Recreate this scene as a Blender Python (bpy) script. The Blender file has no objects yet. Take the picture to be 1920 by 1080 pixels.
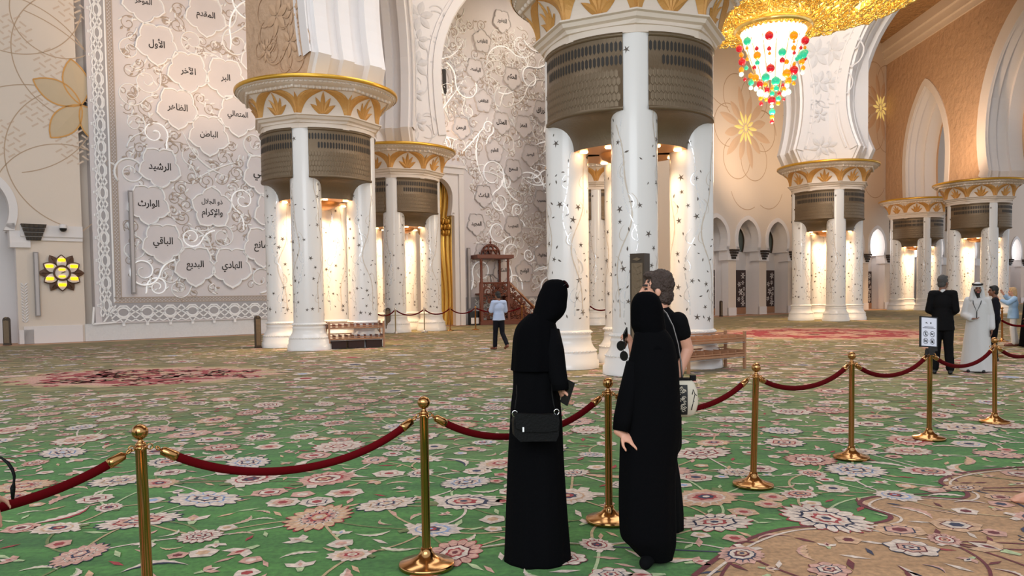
import bpy, math, random
from mathutils import Vector, Matrix, Euler
R = math.radians
PI = math.pi
rnd = random.Random(7)
S = bpy.context.scene
COL = S.collection

# ------------------------------------------------------------------ camera
F_PX, CY, EYE = 1450.0, 612.0, Vector((0, 0, 1.6))
CAM_R = Matrix.Rotation(R(87.5), 3, 'X') @ Matrix.Rotation(R(-0.75), 3, 'Z')
cam = bpy.data.cameras.new('camera')
cam_o = bpy.data.objects.new('camera', cam)
COL.objects.link(cam_o)
cam_o.matrix_world = Matrix.Translation(EYE) @ CAM_R.to_4x4()
cam.sensor_width = 36.0
cam.lens = F_PX * 36.0 / 1920.0
cam.shift_y = (CY - 540.0) / 1920.0
cam.clip_start, cam.clip_end = 0.05, 400
S.camera = cam_o

# ------------------------------------------------------------------ world, light, exposure
S.view_settings.view_transform = 'Standard'
S.view_settings.look = 'None'
S.view_settings.gamma = 1.0
S.view_settings.use_curve_mapping = False
S.view_settings.exposure = 0.25
w = bpy.data.worlds.new('daylight'); S.world = w; w.use_nodes = True
w.node_tree.nodes['Background'].inputs[0].default_value = (0.86, 0.92, 1.0, 1)
w.node_tree.nodes['Background'].inputs[1].default_value = 0.8
try:
    S.cycles.use_denoising = True
    S.cycles.max_bounces = 6; S.cycles.diffuse_bounces = 3; S.cycles.glossy_bounces = 3
    S.cycles.transmission_bounces = 3; S.cycles.sample_clamp_indirect = 4.0
except Exception:
    pass

def area_light(name, loc, target, size, power, color, size_y=None):
    l = bpy.data.lights.new(name, 'AREA'); l.energy = power; l.color = color
    l.shape = 'RECTANGLE'; l.size = size; l.size_y = size_y or size
    o = bpy.data.objects.new(name, l); COL.objects.link(o)
    o.location = loc
    o.rotation_euler = (Vector(target) - Vector(loc)).to_track_quat('-Z', 'Y').to_euler()
    return o
def spot_light(name, loc, target, power, color, angle=100, blend=.6, radius=.1, parent=None):
    l = bpy.data.lights.new(name, 'SPOT'); l.energy = power; l.color = color
    l.spot_size = R(angle); l.spot_blend = blend; l.shadow_soft_size = radius
    o = bpy.data.objects.new(name, l); COL.objects.link(o)
    o.location = loc
    o.rotation_euler = (Vector(target) - Vector(loc)).to_track_quat('-Z', 'Y').to_euler()
    if parent: o.parent = parent
    return o
WARM = (1.0, .66, .36); COOL = (.88, .94, 1.0)
# unseen cool fill under the ceiling, added in place of dome daylight
area_light('overhead_fill', (6, 20, 18.6), (6, 21, 0), 16, 2000, COOL, 16)
area_light('overhead_fill', (-9, 15, 18.6), (-11, 24, 3), 10, 950, COOL, 10)
# added fill behind the camera, standing in for daylight from unseen doors
area_light('door_daylight', (-3, -6, 6.5), (0, 16, 3.5), 14, 1100, COOL, 6)

area_light('overhead_fill', (12, 27, 18.9), (14, 36, 9), 7, 1500, COOL, 7)  # one more added fill, aimed to whiten the arches
area_light('niche_wall_fill', (2.2, 38.6, 16.5), (-.5, 41, 7), 3, 210, (1, .86, .68), 1.2)  # added unseen lamp that lifts the dim wall behind the middle arch
# warm uplights that stand on the column rims
spot_light('wall_uplight', (-8.6, 25.6, 8.0), (-14, 33, 15), 1000, (1, .66, .38), 95, .9, .3)
spot_light('wall_uplight', (-4.6, 35.5, 8.1), (0.5, 40.5, 14.5), 700, (1, .74, .5), 95, .9, .3)
spot_light('wall_uplight', (14.5, 42, 8.0), (18, 52, 13), 1500, (1, .70, .44), 110, .9, .3)
spot_light('wall_uplight', (24.3, 45, 8.0), (28, 50, 15), 1000, (1, .66, .40), 130, .9, .3)
spot_light('wall_uplight', (19.2, 43, 8.0), (24, 56, 14), 1100, (1, .70, .42), 110, .9, .3)

# ------------------------------------------------------------------ pixel helpers (1920 x 1080 frame)
def ray(x, y): return CAM_R @ Vector(((x - 960) / F_PX, -(y - CY) / F_PX, -1.0))
def ground(x, y, z=0.0):
    d = ray(x, y); return EYE + d * ((z - EYE.z) / d.z)
def at(x, y, Y):
    d = ray(x, y); return EYE + d * (Y / d.y)

# ------------------------------------------------------------------ materials
def lin(c):
    if isinstance(c, str):
        c = [int(c[i:i+2], 16) / 255 for i in (0, 2, 4)]
    else:
        c = [v / 255 for v in c]
    return tuple((v / 12.92 if v <= .04045 else ((v + .055) / 1.055) ** 2.4) for v in c) + (1,)
MATS = {}
def mat(name, color, rough=.6, metal=0, bump=0, bscale=20, var=0, vscale=3, emit=0, ecol=None, coat=0, sheen=0, spec=.5, aniso_z=None, bdist=.02):
    if name in MATS: return MATS[name]
    m = bpy.data.materials.new(name); m.use_nodes = True
    nt = m.node_tree; b = nt.nodes['Principled BSDF']
    c = lin(color)
    b.inputs['Base Color'].default_value = c
    b.inputs['Roughness'].default_value = rough
    b.inputs['Metallic'].default_value = metal
    b.inputs['Specular IOR Level'].default_value = spec
    if coat: b.inputs['Coat Weight'].default_value = coat; b.inputs['Coat Roughness'].default_value = .1
    if sheen: b.inputs['Sheen Weight'].default_value = sheen
    if emit:
        b.inputs['Emission Color'].default_value = lin(ecol or color); b.inputs['Emission Strength'].default_value = emit
    tc = nt.nodes.new('ShaderNodeTexCoord')
    n = nt.nodes.new('ShaderNodeTexNoise'); n.inputs['Scale'].default_value = vscale; n.inputs['Detail'].default_value = 4
    nt.links.new(tc.outputs['Object'], n.inputs['Vector'])
    mx = nt.nodes.new('ShaderNodeMix'); mx.data_type = 'RGBA'
    v = max(var, .03)
    mx.inputs[6].default_value = tuple(x * (1 - v) for x in c[:3]) + (1,)
    mx.inputs[7].default_value = tuple(min(1, x * (1 + v)) for x in c[:3]) + (1,)
    nt.links.new(n.outputs['Fac'], mx.inputs[0]); nt.links.new(mx.outputs[2], b.inputs['Base Color'])
    if bump:
        n2 = nt.nodes.new('ShaderNodeTexNoise'); n2.inputs['Scale'].default_value = bscale; n2.inputs['Detail'].default_value = 5
        if aniso_z:
            mp = nt.nodes.new('ShaderNodeMapping'); mp.inputs['Scale'].default_value = aniso_z
            nt.links.new(tc.outputs['Object'], mp.inputs[0]); nt.links.new(mp.outputs[0], n2.inputs['Vector'])
        else:
            nt.links.new(tc.outputs['Object'], n2.inputs['Vector'])
        bp = nt.nodes.new('ShaderNodeBump'); bp.inputs['Strength'].default_value = bump; bp.inputs['Distance'].default_value = bdist
        nt.links.new(n2.outputs['Fac'], bp.inputs['Height']); nt.links.new(bp.outputs[0], b.inputs['Normal'])
    MATS[name] = m
    return m
M = dict(
    wall=mat('painted_plaster', (226, 212, 198), .75, bump=.15, bscale=8, var=.04, vscale=.5),
    lamptan=mat('lamp_tan_carved_plaster', (202, 168, 138), .8, bump=.5, bdist=.25, bscale=2.6, var=.10, vscale=2.2),  # tan plaster with lamp warmth mixed into the colour
    marble=mat('white_marble', (238, 234, 230), .28, var=.03, vscale=1.2, coat=.3),
    marblew=mat('white_wall_marble', (232, 226, 224), .4, var=.03, vscale=.7),
    sparkle=mat('mother_of_pearl_plinth', (222, 222, 222), .22, bump=.6, bscale=60, var=.08, vscale=14),
    panel=mat('carved_white_panel', (218, 211, 212), .6, bump=.06, bscale=12, var=.02),
    relief=mat('white_vine_relief', (246, 245, 245), .35),
    tan=mat('tan_shade_line', (184, 168, 156), .5),  # tan drawn in for the fine shading of the white relief
    lace=mat('grey_lace_border', (196, 190, 190), .55),
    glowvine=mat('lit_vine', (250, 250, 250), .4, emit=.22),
    text=mat('black_inlay', (40, 34, 32), .4),
    goldtext=mat('gold_inlay', (196, 160, 120), .45, metal=.4),
    gold=mat('gold_leaf', (208, 154, 84), .5, metal=.25, bump=.25, bscale=60, var=.12, vscale=9),
    goldrim=mat('gold_rim', (226, 176, 70), .3, metal=.7, var=.06),
    niche=mat('gold_flute', (214, 168, 82), .28, metal=.85, var=.08, vscale=4),
    capital=mat('capital_stone', (232, 216, 200), .6, var=.03),
    bronze=mat('bronze_grille', (122, 104, 82), .45, metal=.5, bump=.35, bscale=26, var=.06, vscale=6, aniso_z=(1, 1, .5)),
    slot=mat('grille_slot', (46, 40, 34), .6),
    bronzedark=mat('dark_bronze', (74, 62, 50), .5, metal=.4, var=.06),
    copper=mat('copper_underside', (196, 136, 80), .35, metal=.7),
    lamp=mat('lamp_glow', (255, 236, 200), .5, emit=14, ecol=(255, 214, 150)),
    leafdark=mat('inlaid_dark_leaf', (96, 84, 74), .35, metal=.3),
    silver=mat('pearl_vine_inlay', (226, 224, 222), .15, metal=.6),
    faintvine=mat('cream_vine_inlay', (214, 200, 184), .35),
    brass=mat('polished_brass', (186, 138, 88), .17, metal=1, var=.03),
    chrome=mat('chrome', (225, 225, 225), .12, metal=1),
    velvet=mat('red_velvet', (88, 4, 11), .9, bump=.2, bscale=300, spec=.08, var=.08, vscale=40),
    wood=mat('carved_walnut', (112, 60, 42), .45, var=.15, vscale=10),
    woodlight=mat('shelf_wood', (172, 126, 94), .5, var=.12, vscale=12),
    wooddark=mat('dark_book_box', (58, 32, 26), .6, var=.15),
    strip=mat('grey_speaker_strip', (150, 144, 142), .5),
    black=mat('black_plastic', (22, 22, 24), .4),
    abaya=mat('black_abaya', (6, 6, 8), .95, bump=.2, bscale=30, spec=.08),
    scarf=mat('black_scarf', (5, 5, 7), .95, bump=.15, bscale=40, spec=.06),
    blackcloth=mat('black_cloth', (9, 9, 11), .9, bump=.2, bscale=30, spec=.1),
    leather=mat('black_leather', (9, 9, 10), .6, spec=.16, bump=.2, bscale=90),
    skin=mat('skin', (206, 150, 124), .5, var=.05, vscale=20),
    skinbrown=mat('brown_skin', (128, 84, 62), .5, var=.05, vscale=20),
    lips=mat('lip', (160, 90, 80), .5), eye=mat('eye_dark', (30, 24, 22), .3),
    beard=mat('dark_beard', (30, 24, 22), .8),
    hairbrown=mat('brown_grey_hair', (60, 44, 36), .6, bump=.9, bscale=70, var=.35, vscale=60),
    hairgrey=mat('grey_hair', (74, 70, 68), .7, bump=.8, bscale=60, var=.3, vscale=50),
    hairblack=mat('black_hair', (26, 22, 20), .6, bump=.6, bscale=60),
    hairblonde=mat('blonde_hair', (196, 160, 116), .6, bump=.8, bscale=60, var=.25, vscale=40),
    white=mat('white_cotton', (208, 206, 205), .8, bump=.2, bscale=14, var=.02),
    blueshirt=mat('pale_blue_shirt', (178, 194, 224), .8, bump=.25, bscale=20),
    skyshirt=mat('light_blue_shirt', (158, 190, 222), .8, bump=.25, bscale=20),
    whitetrouser=mat('white_trousers', (224, 214, 206), .8, bump=.2, bscale=20),
    darksuit=mat('black_suit', (12, 11, 13), .8, spec=.15, bump=.2, bscale=24),
    navytrouser=mat('navy_trousers', (20, 20, 28), .85, spec=.2, bump=.2, bscale=24),
    cream=mat('cream_leather', (214, 204, 184), .5, var=.05),
    paper=mat('white_paper', (226, 228, 240), .6), ink=mat('printed_ink', (30, 30, 34), .6), frameblk=mat('black_frame', (24, 24, 26), .4),
    redlens=mat('brown_red_lens', (92, 34, 32), .1, coat=.6), darklens=mat('dark_lens', (40, 38, 34), .1, coat=.6),
    clockbr=mat('clock_bronze', (92, 66, 50), .4, metal=.4, var=.1), clockglass=mat('clock_face', (222, 212, 208), .2),
    led=mat('amber_led', (255, 220, 0), .5, emit=2.2, ecol=(255, 206, 0)),
    screen=mat('dark_carved_screen', (56, 38, 36), .5, var=.1), star=mat('screen_star_inlay', (226, 218, 214), .4),
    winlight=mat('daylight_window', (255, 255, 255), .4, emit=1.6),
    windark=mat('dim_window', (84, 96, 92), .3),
    ceiling=mat('ornate_ceiling', (168, 132, 92), .7, bump=1.0, bdist=.3, bscale=3, var=.3, vscale=4),
    stonefloor=mat('terracotta_stone', (206, 156, 116), .5, var=.08, vscale=2),
    inlayline=mat('brown_inlay_line', (190, 164, 138), .6), goldpetal=mat('gold_petal', (206, 184, 152), .6, var=.05),
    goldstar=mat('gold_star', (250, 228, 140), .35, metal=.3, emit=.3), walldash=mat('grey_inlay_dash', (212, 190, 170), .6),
)

# ------------------------------------------------------------------ mesh builder
class MB:
    def __init__(s): s.v = []; s.f = []; s.m = []; s.sm = []
    def add(s, vs, fs, mi=0, smooth=False):
        o = len(s.v); s.v.extend([tuple(p) for p in vs])
        for f in fs: s.f.append(tuple(i + o for i in f)); s.m.append(mi); s.sm.append(smooth)
    def box(s, c, d, mi=0, rz=0):
        x, y, z = d[0] / 2, d[1] / 2, d[2] / 2
        cs, sn = math.cos(rz), math.sin(rz)
        vs = []
        for a in (-x, x):
            for b in (-y, y):
                for e in (-z, z): vs.append((c[0] + a * cs - b * sn, c[1] + a * sn + b * cs, c[2] + e))
        s.add(vs, [(0, 1, 3, 2), (4, 6, 7, 5), (0, 4, 5, 1), (2, 3, 7, 6), (0, 2, 6, 4), (1, 5, 7, 3)], mi)
    def lathe(s, prof, seg=32, mi=0, c=(0, 0, 0), a0=0.0, a1=None, smooth=True, capb=False, capt=False, rot=0.0):
        full = a1 is None
        n = seg if full else seg + 1
        vs = []
        for r, z in prof:
            for i in range(n):
                a = rot + (2 * PI * i / seg if full else a0 + (a1 - a0) * i / seg)
                vs.append((c[0] + r * math.cos(a), c[1] + r * math.sin(a), c[2] + z))
        fs = []
        for k in range(len(prof) - 1):
            for i in range(seg):
                j = (i + 1) % n
                fs.append((k * n + i, k * n + j, (k + 1) * n + j, (k + 1) * n + i))
        s.add(vs, fs, mi, smooth)
        if capb: s.add(vs[:n], [tuple(range(n - 1, -1, -1))], mi)
        if capt: s.add(vs[-n:], [tuple(range(n))], mi)
    def tube(s, pts, r, seg=6, mi=0, caps=True, smooth=True, flat=1.0, up=None):
        pts = [Vector(p) for p in pts]; n = len(pts)
        if n < 2: return
        rs = r if isinstance(r, (list, tuple)) else [r] * n
        vs = []; prev = None
        for i, p in enumerate(pts):
            t = (pts[min(i + 1, n - 1)] - pts[max(i - 1, 0)])
            if t.length < 1e-9: t = Vector((0, 0, 1))
            t.normalize()
            if up is not None: a = Vector(up) - t * t.dot(Vector(up))
            elif prev is None:
                a = Vector((0, 0, 1)) if abs(t.z) < .9 else Vector((1, 0, 0)); a = a - t * t.dot(a)
            else: a = prev - t * t.dot(prev)
            if a.length < 1e-6: a = t.orthogonal()
            a.normalize(); prev = a; b = t.cross(a)
            for k in range(seg):
                th = 2 * PI * k / seg
                vs.append(p + a * (math.cos(th) * rs[i] * flat) + b * (math.sin(th) * rs[i]))
        fs = []
        for i in range(n - 1):
            for k in range(seg):
                j = (k + 1) % seg
                fs.append((i * seg + k, i * seg + j, (i + 1) * seg + j, (i + 1) * seg + k))
        if caps: fs.append(tuple(range(seg - 1, -1, -1))); fs.append(tuple((n - 1) * seg + k for k in range(seg)))
        s.add(vs, fs, mi, smooth)
    def ball(s, c, r, seg=12, mi=0, rot=None):
        rx, ry, rz = r if isinstance(r, (list, tuple)) else (r, r, r)
        rings = max(4, seg // 2 + 1); vs = [Vector((0, 0, -rz))]
        for k in range(1, rings):
            ph = -PI / 2 + PI * k / rings
            for i in range(seg):
                a = 2 * PI * i / seg
                vs.append(Vector((rx * math.cos(ph) * math.cos(a), ry * math.cos(ph) * math.sin(a), rz * math.sin(ph))))
        vs.append(Vector((0, 0, rz)))
        fs = [(0, 1 + (i + 1) % seg, 1 + i) for i in range(seg)]
        for k in range(rings - 2):
            for i in range(seg):
                j = (i + 1) % seg
                fs.append((1 + k * seg + i, 1 + k * seg + j, 1 + (k + 1) * seg + j, 1 + (k + 1) * seg + i))
        L = len(vs) - 1; o = 1 + (rings - 2) * seg
        fs += [(L, o + i, o + (i + 1) % seg) for i in range(seg)]
        if rot is not None: vs = [rot @ v for v in vs]
        s.add([v + Vector(c) for v in vs], fs, mi, True)
    def cap(s, p, q, r1, r2, seg=12, mi=0):
        """tapered capsule: a closed limb segment"""
        s.ball(p, r1, seg, mi); s.ball(q, r2, seg, mi); s.tube([p, q], [r1, r2], seg, mi)
    def loft(s, rings, mi=0, caps=True, smooth=True):
        n = len(rings[0]); vs = [p for r in rings for p in r]; fs = []
        for i in range(len(rings) - 1):
            for k in range(n):
                j = (k + 1) % n
                fs.append((i * n + k, i * n + j, (i + 1) * n + j, (i + 1) * n + k))
        if caps: fs.append(tuple(range(n - 1, -1, -1))); fs.append(tuple((len(rings) - 1) * n + k for k in range(n)))
        s.add(vs, fs, mi, smooth)
    def prism(s, poly, fn, d0, d1, mi=0):
        """outline poly (2d) extruded: fn(a, b, d) -> 3d point"""
        n = len(poly)
        vs = [fn(a, b, d0) for a, b in poly] + [fn(a, b, d1) for a, b in poly]
        fs = [tuple(range(n, 2 * n)), tuple(range(n - 1, -1, -1))] + [(i, (i + 1) % n, n + (i + 1) % n, n + i) for i in range(n)]
        s.add(vs, fs, mi)
    def build(s, name, mats, parent=None, loc=None, fix=False):
        me = bpy.data.meshes.new(name)
        me.from_pydata(s.v, [], s.f)
        for m in (mats if isinstance(mats, (list, tuple)) else [mats]): me.materials.append(m)
        me.polygons.foreach_set('material_index', s.m)
        me.polygons.foreach_set('use_smooth', s.sm)
        me.update()
        if fix:
            import bmesh
            bm = bmesh.new(); bm.from_mesh(me); bmesh.ops.recalc_face_normals(bm, faces=bm.faces); bm.to_mesh(me); bm.free()
        o = bpy.data.objects.new(name, me); COL.objects.link(o)
        if parent: o.parent = parent
        if loc: o.location = loc
        return o
def tag(o, label=None, cat=None, group=None, kind=None):
    if label: o['label'] = label
    if cat: o['category'] = cat
    if group: o['group'] = group
    if kind: o['kind'] = kind
    return o
def empty(name, loc=(0, 0, 0), rz=0.0, label=None, cat=None, group=None):
    o = bpy.data.objects.new(name, None); COL.objects.link(o)
    o.location = loc; o.rotation_euler = (0, 0, rz); o.empty_display_size = .2
    return tag(o, label, cat, group)
def copy_tree(o, parent=None):
    c = o.copy(); COL.objects.link(c)
    if parent: c.parent = parent
    for ch in list(o.children): copy_tree(ch, c)
    return c
# ------------------------------------------------------------------ the hall: floor, ceiling, walls
fl = MB(); fl.box((5, 35, -.062), (110, 96, .1)); tag(fl.build('floor', M['stonefloor']), kind='structure')
ce = MB(); ce.box((8, 40, 19.9), (110, 84, .4)); tag(ce.build('ceiling', M['ceiling']), kind='structure')

class Wall:
    """vertical plane frame: s along, z up, d out towards the room"""
    def __init__(s, p, q):
        s.p = Vector((p[0], p[1], 0)); s.u = (Vector((q[0], q[1], 0)) - s.p).normalized(); s.n = Vector((s.u.y, -s.u.x, 0))
    def __call__(s, a, z, d=0.0):
        v = s.p + s.u * a + s.n * d; return Vector((v.x, v.y, z))
    def px(s, x, y):
        r = ray(x, y); t = (s.p - EYE).dot(s.n) / r.dot(s.n); v = EYE + r * t
        return (v - s.p).dot(s.u), v.z
def arch_prof(w0, zs, w1, zm, za, zb=None, wrect=None, kick=0.0, n=14):
    P = []
    if zb is not None: P += [(zb, wrect), (zs - .001, wrect)]
    if kick: P += [(zs, w0 + kick)]; zk = zs + kick * 2.2
    else: zk = zs
    for i in range(6):
        z = zk + (zm - zk) * i / 6; P.append((z, w1 - (w1 - w0) * ((zm - z) / (zm - zk)) ** 2))
    k = za - zm; Rr = (w1 * w1 + k * k) / (2 * w1)
    for i in range(n + 1):
        z = zm + k * (1 - (1 - i / n) ** 1.6); P.append((z, max(0, math.sqrt(max(0, Rr * Rr - (z - zm) ** 2)) - (Rr - w1))))
    return P
def wall_open(mb, fn, s0, s1, z0, z1, prof, sc, steps, mi=0, ms=1, back=True):
    """wall piece with one arched opening; steps = [(depth, extra half width)...] across the soffit"""
    def quad(a, b, c, d, m): mb.add([a, b, c, d], [(0, 1, 2, 3)], m)
    zb, za = prof[0][0], prof[-1][0]
    for d in ([steps[0][0], steps[-1][0]] if back else [steps[0][0]]):
        if zb > z0: quad(fn(s0, z0, d), fn(s1, z0, d), fn(s1, zb, d), fn(s0, zb, d), mi)
        quad(fn(s0, za, d), fn(s1, za, d), fn(s1, z1, d), fn(s0, z1, d), mi)
        for (za_, wa), (zc, wc) in zip(prof, prof[1:]):
            quad(fn(s0, za_, d), fn(sc - wa, za_, d), fn(sc - wc, zc, d), fn(s0, zc, d), mi)
            quad(fn(sc + wa, za_, d), fn(s1, za_, d), fn(s1, zc, d), fn(sc + wc, zc, d), mi)
    for sg in (-1, 1):
        for (da, ea), (db, eb) in zip(steps, steps[1:]):
            for (za_, wa), (zc, wc) in zip(prof, prof[1:]):
                quad(fn(sc + sg * (wa + ea), za_, da), fn(sc + sg * (wa + eb), za_, db), fn(sc + sg * (wc + eb), zc + eb * .0, db), fn(sc + sg * (wc + ea), zc, da), ms)
    if back:
        for sx in (s0, s1): quad(fn(sx, z0, steps[0][0]), fn(sx, z0, steps[-1][0]), fn(sx, z1, steps[-1][0]), fn(sx, z1, steps[0][0]), mi)
        # underside of the two feet
        for sg, se in ((-1, s0), (1, s1)):
            e = sc + sg * prof[0][1]; quad(fn(e, z0, steps[0][0]), fn(se, z0, steps[0][0]), fn(se, z0, steps[-1][0]), fn(e, z0, steps[-1][0]), mi)
def arch_band(mb, fn, prof, sc, wid, d, proud, mi=0, zfrom=None):
    """raised moulding that follows an arch"""
    pr = [p for p in prof if zfrom is None or p[0] >= zfrom]
    L = [(sc - w_, z) for z, w_ in pr] + [(sc + w_, z) for z, w_ in reversed(pr)][1:]
    n = len(L); O = []
    for i, (a, z) in enumerate(L):
        a0, z0 = L[max(i - 1, 0)]; a1, z1 = L[min(i + 1, n - 1)]
        tx, tz = a1 - a0, z1 - z0; l = math.hypot(tx, tz) or 1
        O.append((a - tz / l * wid, z + tx / l * wid))
    vs = [fn(a, z, d + proud) for a, z in L] + [fn(a, z, d + proud) for a, z in O] + [fn(a, z, d) for a, z in O] + [fn(a, z, d - .02) for a, z in L]
    fs = []
    for i in range(n - 1):
        for k in range(3): fs.append((k * n + i, k * n + i + 1, (k + 1) * n + i + 1, (k + 1) * n + i))
        fs.append((3 * n + i, 3 * n + i + 1, i + 1, i))
    mb.add(vs, fs, mi)

G0, G1 = ground(0, 647), ground(870, 609)
WQ = Wall(G0, G1)                                   # the mural wall and the clock wall
WA = Wall(ground(1344, 593), ground(1640, 580))     # the arcaded wall, a little proud of it
def spx(W, x, y=600): return W.px(x, y)[0]

# --- bays: recess below, horseshoe arch above
BAYP = arch_prof(.84, 4.02, 1.02, 4.75, 5.98, zb=0.0, wrect=1.17)
def bay(mb, W, sc, half, ztop, mi=0):
    wall_open(mb, W, sc - half, sc + half, 0, ztop, BAYP, sc, [(0, 0), (-.5, 0), (-.5, .12), (-1.1, .12)], mi, 1, back=False)
    arch_band(mb, W, BAYP, sc, .26, 0, .07, 1, zfrom=4.0)
    for sg in (-1, 1):                              # impost mouldings wrap the pier
        x0, x1 = sc + sg * 1.0, sc + sg * half
        for z, h, p in ((3.42, .2, .10), (3.62, .2, .07), (3.82, .2, .04)):
            a, b = min(x0, x1), max(x0, x1)
            mb.prism([(a, z), (b, z), (b, z + h), (a, z + h)], lambda s_, z_, d, W=W: W(s_, z_, d), -.6, p, 1)
        a, b = min(sc + sg * 1.17, x1), max(sc + sg * 1.17, x1)
        mb.prism([(a, 0), (b, 0), (b, .5), (a, .5)], lambda s_, z_, d, W=W: W(s_, z_, d), -.1, .05, 1)
    mb.add([W(sc - 1.5, 0, -1.1), W(sc + 1.5, 0, -1.1), W(sc + 1.5, 6.2, -1.1), W(sc - 1.5, 6.2, -1.1)], [(0, 1, 2, 3)], 1)
def bracket(W, s, z, parent, wdt=.62, h=.62):
    b = MB()
    for k in range(4):
        ww = wdt * (1 - .13 * (3 - k)); zz = z + k * h / 4
        b.box((0, 0, 0), (.001, .001, .001)) if False else None
        b.prism([(s - ww / 2, zz), (s + ww / 2, zz), (s + ww / 2 + .03, zz + h / 4 * .8), (s - ww / 2 - .03, zz + h / 4 * .8)], lambda s_, z_, d: W(s_, z_, d), 0, .14 + .06 * k)
        for q in range(5):
            xx = s - ww / 2 + ww * (q + .5) / 5
            b.prism([(xx - .03, zz + .01), (xx + .03, zz + .01), (xx, zz + h / 4 * .7)], lambda s_, z_, d: W(s_, z_, d), .14 + .06 * k, .17 + .06 * k, 1)
    return b.build('bracket', [M['bronzedark'], M['slot']], parent)

def inlay_circle(mb, W, s, z, r, a0=0, a1=360, wd=.03, d=.006, mi=0, n=48):
    pts = [(s + r * math.cos(R(a0 + (a1 - a0) * i / n)), z + r * math.sin(R(a0 + (a1 - a0) * i / n))) for i in range(n + 1)]
    ribbon(mb, W, pts, wd, d, mi)
def ribbon(mb, W, pts, wd, d=.006, mi=0):
    n = len(pts); vs = []
    for i, (a, z) in enumerate(pts):
        a0, z0 = pts[max(i - 1, 0)]; a1, z1 = pts[min(i + 1, n - 1)]
        l = math.hypot(a1 - a0, z1 - z0) or 1; nx, nz = -(z1 - z0) / l, (a1 - a0) / l
        ww = (wd[i] if isinstance(wd, list) else wd) / 2
        vs += [W(a + nx * ww, z + nz * ww, d), W(a - nx * ww, z - nz * ww, d)]
    mb.add(vs, [(2 * i, 2 * i + 1, 2 * i + 3, 2 * i + 2) for i in range(n - 1)], mi)
def petal(mb, W, s, z, ang, L, wd, d, mi=0, base=0.0, n=8):
    c, sn = math.cos(ang), math.sin(ang); up = []; dn = []
    for i in range(n + 1):
        t = i / n; ww = wd / 2 * math.sin(PI * t) ** .8; x = base + L * t
        up.append((x, ww)); dn.append((x, -ww))
    poly = up + dn[-2:0:-1]
    P = [(s + x * c - y * sn, z + x * sn + y * c) for x, y in poly]
    mid = W(s + (base + L * .5) * c, z + (base + L * .5) * sn, d + .03)
    vs = [W(a, b, d) for a, b in P] + [mid]; k = len(P)
    mb.add(vs, [(i, (i + 1) % k, k) for i in range(k)], mi)

# --- clock wall (left of the mural)
sL, sR = spx(WQ, -420), spx(WQ, 160)
bs = spx(WQ, 33, 560) - 1.17                        # a bay whose right jamb shows at the left edge of the frame
mb = MB(); bay(mb, WQ, bs, 1.62, 19.7)
x1 = bs + 1.62
mb.add([WQ(x1, 0), WQ(sR, 0), WQ(sR, 19.7), WQ(x1, 19.7)], [(0, 1, 2, 3)], 0)
mb.add([WQ(sR, 0), WQ(sR, 0, -.5), WQ(sR, 19.7, -.5), WQ(sR, 19.7)], [(0, 1, 2, 3)], 0)
mb.add([WQ(bs - 9, 0), WQ(bs - 1.62, 0), WQ(bs - 1.62, 19.7), WQ(bs - 9, 19.7)], [(0, 1, 2, 3)], 0)
zc0, zc1 = WQ.px(110, 452)[1], WQ.px(110, 424)[1]
for z, h, p in ((zc0, (zc1 - zc0) * .25, .06), (zc0 + (zc1 - zc0) * .25, (zc1 - zc0) * .75, .12)):
    mb.prism([(x1 - .3, z), (sR, z), (sR, z + h), (x1 - .3, z + h)], lambda s_, z_, d: WQ(s_, z_, d), 0, p, 1)
mb.prism([(x1 - .3, 0), (sR - .1, 0), (sR - .1, .62), (x1 - .3, .62)], lambda s_, z_, d: WQ(s_, z_, d), 0, .05, 1)
wl = tag(mb.build('wall_left', [M['wall'], M['marblew']], fix=True), kind='structure')
bracket(WQ, spx(WQ, 62, 435), zc0, wl, .72, zc1 - zc0 + .05)
orn = MB()
def pxs(x, y): return WQ.px(x, y)
for x, y, r, a0, a1 in ((0, 155, 3.1, -80, 90), (-20, 240, 4.4, -60, 75), (165, 300, 2.6, 90, 250), (110, 30, 1.5, 120, 330), (125, 390, 2.3, 60, 200), (80, 330, 3.2, 10, 120), (165, 110, 2.4, 95, 265), (20, -20, 2.2, 200, 350)):
    s_, z_ = pxs(x, y); inlay_circle(orn, WQ, s_, z_, r, a0, a1, .035)
for x, y in ((22, 62), (100, 125), (75, 205), (135, 10), (140, 275), (10, 260)):
    s_, z_ = pxs(x, y)
    for i in range(-2, 3):
        for j in range(-2, 3):
            if abs(i) + abs(j) <= 3 and (i + j) % 1 == 0:
                a = s_ + (i + j) * .17; b = z_ + (i - j) * .19; sg = 1 if (i + j) % 2 else -1
                ribbon(orn, WQ, [(a - .1, b - .07 * sg), (a + .1, b + .07 * sg)], .06, .005, 1)
cs, cz = pxs(152, 197)
for k, an in enumerate((100, 155, 232, 300)):
    petal(orn, WQ, cs, cz, R(an), 1.65, .8, .006, 2)
    for sg in (-1, 1): ribbon(orn, WQ, [(cs + 1.65 * t / 10 * math.cos(R(an)) - sg * .42 * math.sin(PI * t / 10) ** .8 * math.sin(R(an)), cz + 1.65 * t / 10 * math.sin(R(an)) + sg * .42 * math.sin(PI * t / 10) ** .8 * math.cos(R(an))) for t in range(11)], .05, .02, 3)
tag(orn.build('flower_inlay', [M['inlayline'], M['walldash'], M['goldpetal'], M['gold']], wl), label='brown line circles and gold petals inlaid in the plaster')
b = MB()
b.add([WQ(bs - .7, .1, -1.3), WQ(bs + .75, .1, -1.3), WQ(bs + .75, 2.9, -1.3), WQ(bs - .7, 2.9, -1.3)], [(0, 1, 2, 3)])
b.box(tuple(WQ(bs, 1.5, -1.33)), (1.6, .06, 3.0), 0, math.atan2(WQ.u.y, WQ.u.x))
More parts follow.
